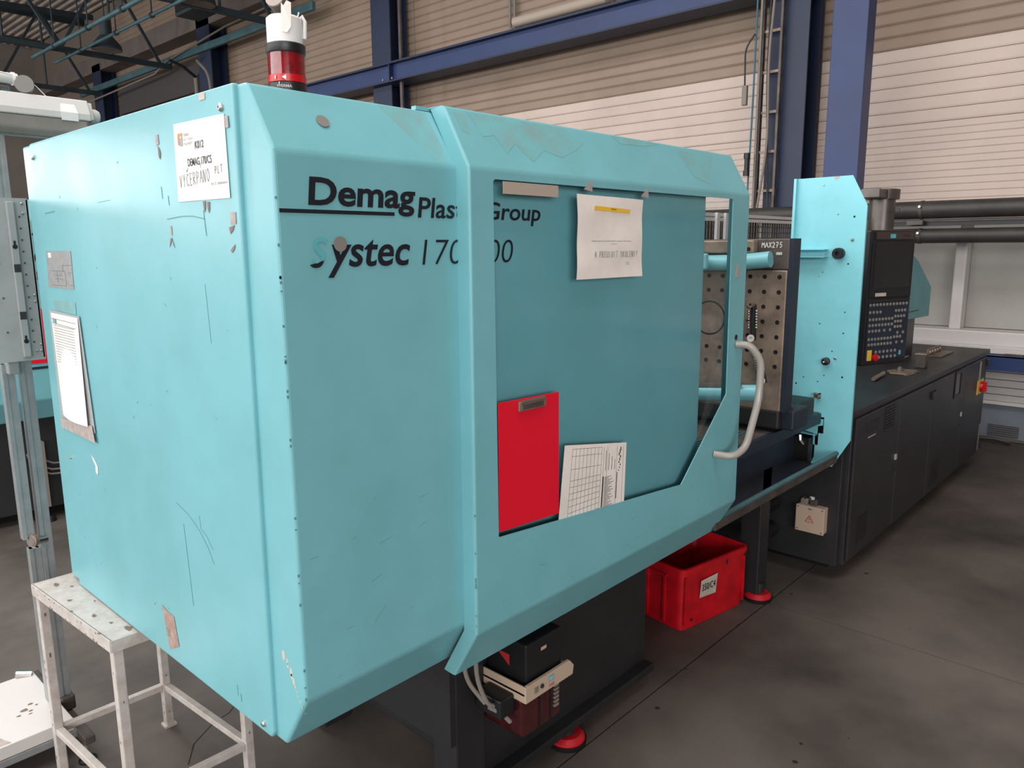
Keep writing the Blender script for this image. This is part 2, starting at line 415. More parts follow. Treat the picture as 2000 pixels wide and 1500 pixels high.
# steel columns
def ibeam_col(y, w_, d_, z1, x, m, name, label, group=None):
    t = thing(name, (x, y, 0), label, 'column', group or 'blue steel columns along the right wall')
    MB().box(x, x+.018, y-w_/2, y+w_/2, 0, z1).build('front_flange', m, t)
    MB().box(x+d_-.018, x+d_, y-w_/2, y+w_/2, 0, z1).build('rear_flange', m, t)
    MB().box(x+.018, x+d_-.018, y-.01, y+.01, 0, z1).build('web', m, t)
    return t
t = thing('steel_column', (6.1, 1.43, 0), 'broad bright blue steel box column rising behind the aqua end plate', 'column')
MB().box(6.02, 6.20, 1.075, 1.36, 0, 7.1).build('shaft', BLUE, t, bevel=.006)
MB().box(5.97, 6.25, 1.03, 1.41, 0, .02).build('base_plate', BLUED, t)
t = ibeam_col(1.93, .36, .30, 7.1, 6.5, BLUED, 'steel_column', 'dark blue steel column carrying a vertical cable ladder, left of the broad blue column')
# cable ladder and its cables
lad = thing('cable_ladder', (6.46, 2.05, .9), 'galvanised vertical cable ladder fixed to the dark blue column', 'cable tray')
for y in (2.155, 1.975):
    MB().box(6.42, 6.47, y-.012, y+.012, .9, 7).build('side_rail', STEELD, lad, bevel=.002)
MB().box(6.40, 6.42, 2.155, 2.175, .9, 7).build('side_rail_lip', CABLE, lad)
for k in range(13):
    z = 2.2+k*.36
    MB().box(6.44, 6.46, 1.98, 2.15, z-.012, z+.012).build('rung', STEEL, lad)
def cable(name, pts, r, m, label, cat='cable', n=8):
    return tag(MB().tube(arc(pts, .25, 6), r, n).build(name, m, None, smooth=True), label, cat)
cable('power_cable', [(6.390, 2.12, 2.0), (6.390, 2.04, 2.6), (6.390, 2.07, 3.4), (6.390, 2.02, 4.2), (6.390, 2.05, 7)], .012, CABLE, 'thick grey cable climbing the cable ladder')
cable('power_cable', [(6.42, 2.02, 2.0), (6.42, 2.05, 2.5), (6.42, 2.09, 3.2), (6.42, 2.07, 7)], .009, BLKP, 'thin black cable behind the thick grey one on the ladder')
cable('air_hose', [(6.36, 2.21, 1.9), (6.38, 2.20, 3.0), (6.38, 2.19, 7)], .009, CABLEB, 'thin blue hose running beside the cable ladder')
so = thing('pendant_switch', (6.34, 2.25, 3.02), 'small grey push-button switch hanging on a cable left of the cable ladder', 'switch')
MB().box(6.32, 6.36, 2.24, 2.29, 2.99, 3.17).build('housing', CABLE, so, bevel=.008)
MB().tube(arc([(6.34, 2.27, 3.17), (6.34, 2.28, 3.5), (6.36, 2.2, 3.62)], .1), .008, 8).build('lead', BLKP, so)
hj = MB().cyl((6.33, 2.21, 2.36), (6.33, 2.21, 2.55), .022, 12); hj.cyl((6.33, 2.21, 2.34), (6.33, 2.21, 2.39), .03, 12); hj.cyl((6.33, 2.21, 2.5), (6.33, 2.21, 2.55), .03, 12)
tag(hj.build('hose_coupling', BLKP), 'black coupling on the thin blue hose beside the ladder', 'coupling')

t = ibeam_col(7.93, .42, .30, 7.1, 6.5, BLUED, 'steel_column', 'blue steel column standing behind the red beacon, where the beam meets it')
MB().box(6.47, 6.5, 7.45, 7.5, 2, 7).build('conduit_strip', STEELD, t)
ibeam_col(13.2, .5, .3, 5.9, 6.5, BLUED, 'steel_column', 'dark blue column left of the beacon above the K012 paper')
ibeam_col(18.5, .5, .3, 5.9, 6.5, BLUED, 'steel_column', 'farthest dark column beyond the hanging lamp by the corner')
# horizontal crane beam: I section
bm_ = thing('steel_beam', (6.5, 3.5, 3.97), 'long blue horizontal steel beam crossing the beige cladding', 'beam')
MB().box(6.36, 6.66, 1.75, 13, 4.20, 4.225).build('top_flange', BLUED, bm_)
MB().box(6.36, 6.66, 1.75, 13, 3.96, 3.98).build('bottom_flange', BLUED, bm_)
MB().box(6.44, 6.60, 1.75, 13, 3.98, 4.20).build('web', BLUE, bm_)
MB().box(6.37, 6.44, 7.6, 7.62, 3.98, 4.20).build('stiffener', BLUED, bm_)
for y in (7.52, 7.72):
    for z in (4.0,): MB().lathe((6.36, y, z), (-1, 0, 0), [(0, .018), (.015, .015)], 6).build('bolt', ZINC, bm_)
tl = thing('tube_lamp', (6.72, 5.0, 4.3), 'dusty tube lamp fixed to the cladding just above the blue beam', 'lamp')
MB().cyl((6.72, 4.15, 4.42), (6.72, 5.55, 4.42), .06, 14).build('diffuser', TOPG, tl, smooth=True)
MB().cyl((6.72, 4.1, 4.42), (6.72, 4.15, 4.42), .065, 14).build('end_cap', CABLE, tl)
cd = thing('conduit', (6.78, 5.65, 4.3), 'brown vertical conduit pair dropping to the tube lamp above the beam', 'pipe')
for y in (5.62, 5.70): MB().cyl((6.8, y, 4.35), (6.8, y, 7), .018, 8).build('tube', CABLE, cd)
MB().tube(arc([(6.8, 5.70, 4.4), (6.8, 5.62, 4.33), (6.8, 5.5, 4.40)], .04), .018, 8).build('bend', CABLE, cd)

# black service pipes in front of the wall
def pipe_y(name, x, z, r, ya, yb, m, label):
    t = thing(name, (x, ya, z), label, 'pipe')
    MB().cyl((x, ya, z), (x, yb, z), r, 20).build('run', m, t, smooth=True)
    return t
p1 = pipe_y('service_pipe', 6.3, 1.963, .072, -4, 3.2, PIPEB, 'upper thick black wrapped pipe along the right wall')
p2 = pipe_y('service_pipe', 6.3, 1.752, .060, -4, .95, PIPEB, 'lower black pipe along the right wall, above the grey panels')
tr = thing('support_channel', (6.32, 0, 1.834), 'flat black perforated channel between the two black wall pipes', 'bracket')
MB().box(6.30, 6.38, -4, 1.0, 1.834, 1.887).build('channel', BLKP, tr)
MB().box(6.28, 6.30, -4, .95, 1.868, 1.875).build('edge_strip', STEELD, tr)
k = thing('pipe_clamp', (6.3, .63, 1.69), 'bright metal double clamp holding the two black wall pipes', 'clamp')
for z, r in ((1.963, .072), (1.752, .060)):
    MB().lathe((6.3, .618, z), (0, 1, 0), [(0, r+.0005), (0, r+.004), (.024, r+.004), (.024, r+.0005)], 28).build('ring', STEELD, k, smooth=True)
    MB().lathe((6.3-r-.008, .63, z+.02), (-1, 0, .2), [(0, .012), (.02, .010)], 6).build('bolt', CHROME, k)
MB().box(6.22, 6.28, .60, .72, 1.842, 1.877).build('saddle', STEELD, k)
# floor-standing blue beam under the rail (long, right edge of picture)
bb = thing('blue_rail_beam', (6.5, 0, .67), 'blue horizontal beam under the white rail at the right edge', 'beam')
MB().box(6.46, 6.52, -6, 2.3, .665, .785).build('web', BLUE, bb)
MB().box(6.46, 6.82, -6, 2.3, .775, .787).build('top_flange', BLUE, bb)

# roof structure at the upper left
for i, (y, lab) in enumerate(((10.4, 'nearest dark roof truss, crossing above the K012 paper'), (14.6, 'middle dark roof truss at the upper left'), (18.4, 'farthest dark roof truss near the back wall'))):
    t = thing('roof_truss', (0, y, 5.2), lab, 'truss', 'roof trusses')
    MB().bar((-9.8, y, 5.25), (6.5, y, 5.25), .09, .09).build('bottom_chord', DKTEAL, t)
    MB().bar((-9.8, y, 6.2), (6.5, y, 6.9), .1, .1).build('top_chord', DKTEAL, t)
    for k in range(9):
        xa = 6.3-k*1.8; ztop = lambda x: 6.2+.7*(x+9.8)/16.3
        MB().bar((xa, y, 5.25), (xa-.9, y, ztop(xa-.9)), .05, .05).build('diagonal', DKTEAL, t)
        MB().bar((xa-.9, y, ztop(xa-.9)), (xa-1.8, y, 5.25), .05, .05).build('diagonal', DKTEAL, t)
        MB().bar((xa-.9, y, 5.25), (xa-.9, y, ztop(xa-.9)), .035, .035).build('post', DKTEAL, t)
for x, z, ya, yb, r, lab in ((4.28, 5.2, 10.2, 15.4, .034, 'left one of two teal roof pipes, over the trusses'), (4.71, 5.2, 8.8, 15.6, .027, 'right one of two teal roof pipes, ending by a round lamp')):
    t = thing('roof_pipe', (x, ya, z), lab, 'pipe', 'teal roof pipes')
    MB().cyl((x, ya, z), (x, yb, z), r, 12).build('run', TEALP, t, smooth=True)
    for y in (11.2, 12.6, 14.2):
        MB().cyl((x, y-.03, z), (x, y+.03, z), r+.015, 12).build('collar', DKTEAL, t)
        MB().cyl((x, y, z), (x, y, 7.2), .012, 6).build('hanger', DKTEAL, t)
t = thing('high_bay_lamp', (5.0, 10.27, 5.2), 'round high bay lamp at the top edge, right of the teal pipes', 'lamp', 'high bay lamps under the roof')
def bay(t, x, y, z):
    MB().lathe((x, y, z), (0, 0, 1), [(0, .25), (.08, .235), (.22, .12), (.24, .10)], 28).build('reflector', DKTEAL, t, smooth=True)
    MB().lathe((x, y, z-.004), (0, 0, 1), [(0, .235), (.004, .235)], 28).build('diffuser', LEDGE, t)
    MB().cyl((x, y, z+.24), (x, y, z+.5), .09, 16).build('gear_housing', DKTEAL, t)
    MB().cyl((x, y, z+.5), (x, y, 7.2), .01, 6).build('suspension', DKTEAL, t)
bay(t, 5.0, 10.27, 5.22)
t = thing('high_bay_lamp', (5.0, 13.8, 5.2), 'round high bay lamp farther back, just under the left end of the teal pipe', 'lamp', 'high bay lamps under the roof')
bay(t, 5.0, 13.8, 5.18)
t = thing('heater_box', (5.6, 11.6, 5.3), 'dark rectangular air heater hanging under the roof left of the far column', 'heater')
MB().box(5.4, 5.8, 11.3, 11.9, 5.45, 6.2).build('casing', DKTEAL, t, bevel=.01)
MB().box(5.38, 5.4, 11.35, 11.85, 5.5, 6.1).build('louvre', BLKP, t)
for x in (5.45, 5.75): MB().cyl((x, 11.6, 6.2), (x, 11.6, 7.2), .01, 6).build('hanger', DKTEAL, t)
t = thing('wall_conduit', (6.6, 8, 5.3), 'thin grey conduit line running high along the cladding at the upper left', 'pipe')
MB().tube([(6.4, 9.5, 5.6), (6.42, 12.2, 5.55), (6.42, 14.6, 5.35), (6.42, 15.2, 5.2), (6.42, 19.5, 5.1)], .018, 8).build('tube', CABLE, t)
MB().box(6.44, 6.5, 9.5, 19.5, 5.3, 5.42).build('mounting_strip', TEALP, t)
t = thing('drop_pipe', (6.6, 13.9, 2), 'thin dark drop pipe on the cladding between the two left columns', 'pipe')
MB().cyl((6.7, 14.0, 2), (6.7, 14.0, 5.0), .045, 10).build('run', CABLE, t)
MB().tube([(6.7, 14.0, 5.0), (6.3, 13.7, 5.1), (6.0, 13.6, 5.15)], .03, 8).build('branch', DKTEAL, t)
t = thing('wall_duct', (6.6, 12.75, 2), 'narrow dark duct beside the column left of the beacon', 'duct')
MB().box(6.6, 6.7, 13.55, 13.75, 2, 5.0).build('trunk', BLKP, t)
MB().tube(arc([(6.5, 13.0, 2), (6.5, 13.05, 4.9), (6.5, 13.5, 5.2)], .3, 6), .03, 8).build('cable', CABLE, t)

# ------------------------------------------------------------------ the injection moulding machine
mc = thing('moulding_machine', (1.5, .6, 0), 'large aqua injection moulding machine with black base, in the foreground', 'machine')
# clamp guard body: folded sheet profile, front wraps the corner
prof = [(.085, .667), (0, .798), (0, 1.86), (.08, 1.983), (1.20, 1.983), (1.20, .667)]
gb = MB(); gb.prism([(-.002, y, z) for y, z in prof], (1.537, 0, 0))
gb = gb.build('clamp_guard', AQ, mc, bevel=.007, seg=3)
# end panel with the slightly worn lower edge
ep = MB().sheet([(-.012, y, z) for y, z in [(.118, .682), (.128, .668), (.16, .668), (.45, .667), (.8, .664), (1.10, .662), (1.272, .661), (1.272, 1.984), (.106, 1.984)]], .016)
ep = ep.build('end_panel', AQ, mc, bevel=.005, seg=3)
eb = MB().box(-.006, .3, 1.28, 1.355, .668, 1.983).build('rear_post_panel', AQ, mc, bevel=.006)
MB().box(.05, 1.5, 1.2, 1.33, .72, 1.95).build('rear_guard', AQ, mc)
for y, z, r in ((.15, 1.946, .008), (1.244, 1.945, .008), (1.212, 1.082, .005), (.155, .690, .007)):
    screw((-.013, y, z), (-1, 0, 0), r, ep)
# plugs on the front
for x, z, r in ((.127, 1.697, .0145),):
    MB().lathe((x, -.0035, z), (0, -1, 0), [(0, r), (.001, r)], 28).build('plug', GREYDOT, gb)
nch = V((0, -.123, .08)).normalized()
pc = V((.131, .042, 1.924)); MB().lathe(pc+nch*.002, nch, [(0, .0135), (.0012, .0135)], 28).build('plug', GREYDOT, gb)
# lettering on the front face (y = 0 plane, seen also through the door window)
FY = -.0012
def fr(x, z): return frame((x, FY, z), (1, 0, 0), (0, 0, 1))
text('Demag', fr(.063, 1.7515), .255, .0665, INK, gb, weight=.026, shear=.08)
text('Plastics', fr(.323, 1.750), .202, .042, INK, gb, weight=.014, shear=.12)
text('Group', fr(.522, 1.738), .192, .052, INK, gb, weight=.014, shear=.12)
MB().box(.004, .262, -.0018, -.0004, 1.7525, 1.7595).build('underline', INK, gb)
text('S', fr(.063, 1.655), .036, .055, GHOST, gb, name='peeled_letter', weight=.012, shear=.2, clip=(.011, True, -.25))
text('S', fr(.060, 1.653), .036, .055, INK, gb, name='letter', weight=.012, shear=.2, clip=(.0105, False, -.25))
text('ystec', fr(.098, 1.634), .202, .072, INK, gb, weight=.016, shear=.2)
text('170-600', fr(.332, 1.653), .282, .053, INK, gb, weight=-.012, shear=.15)
# wear patches on the top chamfer near the door
def chamf(x, t, off=.0002):   # t 0..1 from the bend up the body chamfer
    return V((x, .08*t, 1.86+.123*t))+nch*off
MB().sheet([chamf(.29, 1.0-.03), chamf(.42, .97), chamf(.42, .06), chamf(.385, .05)], .0001).build('dusty_patch', AQW, gb)

# ---- sliding door
dr = MB()
L_, R_ = .435, 1.757
dp = [(.100, 1.991), (.035, 1.991), (-.041, 1.857), (-.041, .782), (.039, .647)]
win = [(1.637, 1.836), (1.647, 1.187), (1.364, .932), (.517, 1.004), (.512, 1.834)]
win_r = [(1.632, 1.838), (1.638, 1.832), (1.648, 1.187), (1.364, .932), (.519, 1.004), (.5145, 1.007), (.508, 1.83), (.513, 1.836)]
bmd = bmesh.new()
def face(pts): 
    vv = [bmd.verts.new(p) for p in pts]; bmd.faces.new(vv)
for (a, b) in ((0, 1), (1, 2), (3, 4)):
    face([(L_, *dp[a]), (L_, *dp[b]), (R_, *dp[b]), (R_, *dp[a])])
outer = [V((L_, -.041, .782)), V((R_, -.041, .782)), V((R_, -.041, 1.857)), V((L_, -.041, 1.857))]
hole = [V((x, -.041, z)) for x, z in win_r]
flat = outer+hole
for tri in tessellate_polygon([outer, hole]): face([flat[i] for i in tri])
face([(L_, y, z) for y, z in [(-.041, .782), (-.041, 1.857), (.002, 1.859), (.002, .782)]])
face([(L_, y, z) for y, z in [(-.041, 1.857), (.035, 1.991), (.077, 1.987), (.002, 1.859)]])
face([(L_, y, z) for y, z in [(-.041, .782), (.002, .782), (.077, .650), (.039, .647)]])
face([(R_, y, z) for y, z in [(-.041, .782), (-.041, 1.857), (.033, 1.859), (.033, .782)]])
face([(R_, y, z) for y, z in [(-.041, 1.857), (.035, 1.991), (.070, 1.989), (.033, 1.859)]])
face([(R_, y, z) for y, z in [(-.041, .782), (.033, .782), (.06, .650), (.039, .647)]])
bmesh.ops.remove_doubles(bmd, verts=bmd.verts, dist=1e-5)
bmesh.ops.recalc_face_normals(bmd, faces=bmd.faces)
tot = sum(f.normal.y for f in bmd.faces if abs(f.calc_center_median().y+.041) < 1e-4)
if tot > 0: bmesh.ops.reverse_faces(bmd, faces=bmd.faces)
dorg = V((1.1, 0, 1.32))
for v in bmd.verts: v.co -= dorg
me = bpy.data.meshes.new('sliding_door'); bmd.to_mesh(me); bmd.free(); me.materials.append(AQ)
door = link('sliding_door', me, dorg, mc, bevel=.006, seg=3)
so_ = door.modifiers.new('solidify', 'SOLIDIFY'); so_.thickness = .0035; so_.offset = -1
pane = MB().sheet([(x, -.026, z) for x, z in ((.47, .90), (1.70, .90), (1.70, 1.85), (.47, 1.85))], .003)
pane = pane.build('window_pane', GLASS, door)
# worn paint on the door's top chamfer
ndc = V((0, -.134, .076)).normalized()
def dch(x, t, off=.0003): return V((x, -.041+.076*t, 1.857+.134*t))+ndc*off
for poly in ([(.50, .95), (.52, .55), (.56, .60), (.58, .30), (.62, .5), (.66, .2), (.72, .45), (.78, .35), (.86, .55), (.9, .7), (.84, .95)],
             [(1.05, .97), (1.08, .82), (1.22, .86), (1.3, .97)], [(1.38, .9), (1.42, .3), (1.50, .15), (1.53, .45), (1.60, .85)], [(.455, .9), (.46, .6), (.48, .55), (.49, .9)]):
    MB().sheet([dch(x, t) for x, t in poly], .0001).build('worn_patch', AQW, door)
# door handle
hp = arc([(1.703, -.041, 1.354), (1.715, -.085, 1.354), (1.745, -.115, 1.30), (1.745, -.115, 1.215), (1.735, -.115, 1.15), (1.66, -.115, 1.01), (1.60, -.10, .985), (1.572, -.041, .992)], .045, 7)
MB().tube(hp, .0125, 14).build('door_handle', LGREY, door, smooth=True)
MB().box(1.677, 1.701, -.0425, -.0415, 1.583, 1.622).build('small_label', TAPE, door)
MB().lathe((1.700, -.041, 1.378), (0, -1, 0), [(0, .010), (.001, .010)], 18).build('lock_hole', BLKP, door)
MB().box(.538, .731, -.0435, -.0415, 1.806, 1.833).build('label_strip', TOPG, door)
for x, z in ((.855, 1.838), (1.115, 1.832)):
    MB().sheet([(x-.02, -.0412, z-.008), (x+.016, -.0412, z-.012), (x+.012, -.0412, z+.018)], .0004).build('tape_corner', TAPE, door)
for z in (1.75, 1.5, 1.42): screw((1.752, .012, z), (-1, 0, 0), .0045, door)
# roof rail over the door
MB().box(.40, 1.70, .085, .10, 1.984, 1.992).build('door_top_rail', AQ, mc)
MB().cyl((.75, .02, .70), (2.93, .02, .70), .011, 12).build('door_guide_rail', TEALP, mc, smooth=True)
MB().box(1.72, 2.93, .015, .05, .655, .692).build('guide_rail_bracket', STEELD, mc, bevel=.004)

# ---- transverse side plate (aqua) right of the door opening
sp = MB(); PX = 2.95
sp.sheet([(PX, y, z) for y, z in [(.297, 1.997), (.041, 1.999), (-.031, 1.864), (-.031, .764), (.046, .623), (.149, .623),
                                   (.135, .66), (.135, .79), (.145, .79), (.145, .72), (.12, .72), (.12, .78), (.097, .78), (.097, .862), (.245, .862), (.247, .93), (.297, .935)]], .004)
sp = sp.build('side_plate', AQB, mc)
MB().box(PX-.02, PX+.004, .293, .305, .935, 1.997).build('plate_edge_flange', AQB, sp)
MB().box(PX+.004, PX+.014, -.031, -.027, .764, 1.864).build('front_fold', AQB, sp)
MB().sheet([(PX-.003, y, z) for y, z in [(.24, .858), (.10, .852), (.10, .822), (.124, .815), (.124, .775), (.235, .79), (.25, .60), (.258, .60), (.258, .858)]], .003).build('latch_plate', AQB, sp)
MB().sheet([(PX-.05, .235, .785), (PX-.002, .235, .785), (PX-.002, .125, .772), (PX-.03, .13, .775)], .003).build('latch_ledge', AQB, sp)
MB().lathe((PX-.003, .187, .823), (-1, 0, 0), [(0, .015), (.03, .015), (.032, .012)], 20).build('steel_pin', STEEL, sp, smooth=True)
for y, z in ((.238, .828), (.222, .838)): screw((PX-.003, y, z), (-1, 0, 0), .005, sp)
MB().box(PX-.05, PX-.005, .14, .24, .64, .76).build('limit_switch', BLKP, sp, bevel=.006)
MB().tube([(PX-.05, .19, .77), (PX-.055, .185, .745), (PX-.05, .17, .725)], .009, 8).build('switch_lever', CHROME, sp)
# bracket angle
MB().box(PX-.05, PX, .13, .32, 1.630, 1.633).build('bracket_lower_lip', AQB, sp)
MB().box(PX-.05, PX, .13, .32, 1.664, 1.668).build('bracket_shelf', AQB, sp)
MB().sheet([(PX-.003, y, z) for y, z in [(.32, 1.666), (.13, 1.666), (.135, 1.632), (.32, 1.632)]], .003).build('bracket_back', AQB, sp)
MB().lathe((PX, .077, 1.648), (-1, 0, 0), [(0, .026), (.028, .026), (.034, .022), (.034, .010), (.02, .008), (.02, 0)], 28).build('large_black_bumper', BLKP, sp, smooth=True)
MB().lathe((PX, .105, 1.138), (-1, 0, 0), [(0, .019), (.018, .018), (.022, .012)], 24).build('small_black_bumper', BLKP, sp, smooth=True)
MB().lathe((PX-.022, .105, 1.138), (-1, 0, 0), [(0, .010), (.012, .009), (.012, .004), (.002, .004)], 18).build('steel_socket', CHROME, sp, smooth=True)
fb = MB()
for a in ((.12, .124, .955, .98), (.142, .146, .955, .98), (.12, .146, .955, .959), (.12, .146, .976, .98)): fb.box(PX-.028, PX, *a)
fb.build('square_stop', STEEL, sp)
for y, z, r in ((.171, 1.961, .004), (.096, 1.828, .004), (.024, 1.710, .008), (.283, 1.696, .006), (.287, 1.47, .005), (.289, 1.244, .005), (.289, 1.018, .006), (.065, 1.155, .007), (.14, 1.644, .006), (.30, 1.648, .006), (.23, 1.648, .005), (.165, 1.54, .0025)):
    screw((PX, y, z), (-1, 0, 0), r, sp)
for y, z, r in ((.022, 1.814, .005), (.035, 1.60, .004), (.15, 1.56, .0025), (.035, 1.376, .003), (.148, 1.316, .003), (.035, 1.277, .0035), (.081, 1.188, .003), (.026, 1.068, .0045), (.112, 1.068, .003), (.245, 1.015, .004), (.21, 1.05, .003), (.14, 1.035, .003)):
    MB().lathe((PX-.0004, y, z), (-1, 0, 0), [(0, r), (.0006, r)], 10).build('drilled_hole', BLKP, sp)
MB().sheet([(PX-.0006, y, z) for y, z in [(.125, 1.998), (.10, 1.998), (.105, 1.985), (.118, 1.982)]], .0004).build('chipped_spot', TAPE, sp)

# ---- machine bed and mould area
bed = MB().box(1.5, 3.05, .22, 1.1, .55, .86).build('bed', NAVY, mc, bevel=.008)
MB().box(1.5, 3.0, .12, 1.15, .86, .885).build('bed_top_plate', STEELD, mc, bevel=.004)
MB().box(1.5, 2.93, .105, .125, .835, .885).build('bed_edge_strip', NAVY, mc)
gr = MB()
for k in range(5): gr.box(1.75, 2.32, .2+k*.018, .207+k*.018, .885, .892)
gr.build('drip_grating', TEALP, mc)
pl = MB().box(2.4, 2.47, .088, 1.18, .98, 1.585).build('fixed_platen', STEEL, mc, bevel=.006)
MB().box(2.402, 2.47, .085, 1.18, 1.587, 1.715).build('platen_upper_block', STEELD, mc, bevel=.004)
MB().box(2.402, 2.47, .066, .086, .98, 1.715).build('platen_side_cover', NAVY, mc)
pk = MB().box(2.40, 2.8, .09, .6, .9, .985).build('platen_foot', BLK, mc, bevel=.01)
MB().box(2.44, 2.60, .04, .12, .895, .985).build('foot_block', NAVY, mc, bevel=.008)
MB().lathe((2.5, .09, .985), (0, 0, 1), [(0, .022), (.014, .022), (.015, .010)], 6).build('foot_bolt', STEELD, mc)
hr = MB(); 
MB().lathe((2.401, .436, 1.368), (-1, 0, 0), [(0, .077), (.002, .077), (.0022, .071), (.0005, .070), (.0005, 0)], 40).build('locating_ring_bore', BLKP, pl, smooth=True)
h0 = None
for i in range(9):
    for j in range(7):
        y = .12+.065*i; z = 1.556-.0635*j
        if (y-.436)**2+(z-1.368)**2 < .10**2: continue
        p = V((2.4, y, z))
        if h0 is None: h0 = MB().lathe(p, (-1, 0, 0), [(0, .0095), (.0014, .0092), (.0016, .007), (.0004, .0068), (.0004, 0)], 12).build('bolt_hole', BLKP, pl, origin=p)
        else: inst(h0, 'bolt_hole', p, pl)
hand('MAX275', frame((2.4012, .205, 1.678), (0, -1, 0), (0, 0, 1)) @ Matrix.Translation((0, 0, .001)), .0155, .022, .0028, WHITE, mc)
hand('mm', frame((2.4, .138, 1.648), (0, -1, 0), (0, 0, 1)) @ Matrix.Translation((0, 0, .002)), .013, .018, .0028, WHITE, mc)
MB().box(2.36, 2.40, .222, .75, 1.655, 1.71).build('steel_bar', STEEL, mc, bevel=.006)
for y in (.245, .33): MB().lathe((2.36, y, 1.672), (-1, 0, 0), [(0, .009), (.001, .009)], 12).build('bolt_hole', BLKP, mc)
# tie bar guards (aqua): angled tubes toward the platen
MB().tube(arc([(2.34, .80, 1.605), (2.36, .30, 1.615), (2.37, .15, 1.630)], .05), .034, 18).build('upper_tie_bar_cover', AQ, mc, smooth=True)
MB().box(2.28, 2.31, .40, .75, 1.585, 1.655).build('tie_bar_bracket', AQ, mc, bevel=.008)
screw((2.28, .435, 1.620), (-1, 0, 0), .012, mc)
MB().tube(arc([(2.30, .9, .985), (2.32, .30, 1.05), (2.34, .15, 1.065)], .05), .036, 18).build('lower_tie_bar_cover', AQ, mc, smooth=True)
MB().bar((2.28, .9, 1.03), (2.30, .22, 1.098), .012, .012).build('steel_edge', STEEL, mc)
# mould clamps with springs
def clamp(a, b, side):
    a = V(a); b = V(b); d = (b-a); L = d.length; d.normalize(); s = V((0, side*.0, 0))
    t = MB(); w_ = d.cross(V((1, 0, 0))).normalized()
    t.bar(a-V((.0, 0, 0)), b, .016, .030, (1, 0, 0)); o = t.build('mould_clamp', BLKP, mc, bevel=.003)
    for q in (-1, 1):
        sp_ = MB(); 
        for k in range(7):
            c = a+d*(L*(.18+.075*k))+w_*(.017*q)+V((-.008, 0, 0)); sp_.cyl(c-d*.0028, c+d*.0028, .008, 10)
        sp_.build('spring', CHROME, o)
    MB().lathe(b-d*.012+V((-.02, 0, 0)), (-1, 0, 0), [(0, .016), (.006, .016), (.006, .007), (.003, .006), (.003, 0)], 20).build('washer', LAMPW, o, smooth=True)
    MB().lathe(a+V((-.015, 0, 0)), (-1, 0, 0), [(0, .014), (.02, .013), (.02, .006), (.008, .006), (.008, 0)], 14).build('clamp_screw', STEEL, o, smooth=True)
clamp((2.37, .215, 1.44), (2.36, .205, 1.285), 1)
clamp((2.37, .19, 1.245), (2.35, .140, 1.11), 1)
# rear guard beyond the mould area: aluminium frame with wire mesh
mg = MB()
for y in (.95, 1.3): pass
rg = MB().box(3.2, 5.6, 1.27, 1.30, 1.655, 1.68).build('rear_mesh_guard', LAMPW, mc)
for z in (1.888, 1.858): MB().box(3.2, 5.6, 1.255, 1.285, z-.011, z+.011).build('frame_rail', WHITER, rg)
for x in (3.97, 4.09, 5.21): MB().box(x-.02, x+.02, 1.235, 1.254, .9, 1.90).build('frame_post', WHITER, rg)
wm = MB()
for k in range(58): wm.cyl((3.22+k*.041, 1.29, 1.2), (3.22+k*.041, 1.29, 1.85), .0042, 4)
for k in range(20): wm.cyl((3.2, 1.294, 1.06+k*.04), (5.58, 1.294, 1.06+k*.04), .0042, 4)
MB().box(3.2, 5.6, 1.75, 1.8, .9, 1.90).build('rear_shield', BLK2, rg)
tag(wm.build('wire_mesh', MESHM, rg), kind='stuff')

# ---- black base under the clamp
base = MB().box(.72, 1.62, .24, 1.1, .10, .60).build('base_panel', BLK, mc, bevel=.006)
MB().box(.60, 1.62, .195, .30, .075, .105).build('base_flange', BLK, mc, bevel=.004)
MB().box(.60, .72, .22, .32, .02, .66).build('base_leg', BLK, mc, bevel=.006)
MB().box(.58, .60, .22, 1.2, .28, .66).build('base_end_plate', BLK, mc)
MB().box(.6, .72, .9, 1.0, .02, .66).build('base_leg', BLK, mc, bevel=.006)
MB().box(2.57, 2.67, .22, .32, .03, .66).build('base_leg', BLK, mc, bevel=.006)
MB().box(1.62, 2.6, .95, 1.1, .1, .60).build('base_rear_panel', BLK, mc)
MB().box(.4, 3.05, .3, 1.15, .60, .665).build('base_frame', BLK, mc)
for k in range(3):
    MB().cyl((2.75, .35, .22+k*.14), (3.0, .35, .22+k*.14), .04, 14).build('hydraulic_hose', BLKP, mc, smooth=True)
for x, y in ((1.14, .245), (2.61, .235)):
    f_ = MB().lathe((x, y, .0), (0, 0, 1), [(0, .068), (.018, .070)], 32).build('machine_foot', BLKP, mc, smooth=True)
    MB().lathe((x, y, .018), (0, 0, 1), [(0, .065), (.008, .064), (.020, .050)], 32).build('red_pad', REDF, f_, smooth=True)
    MB().cyl((x, y, .04), (x, y, .088), .03, 16).build('spindle', BLK, f_, smooth=True)
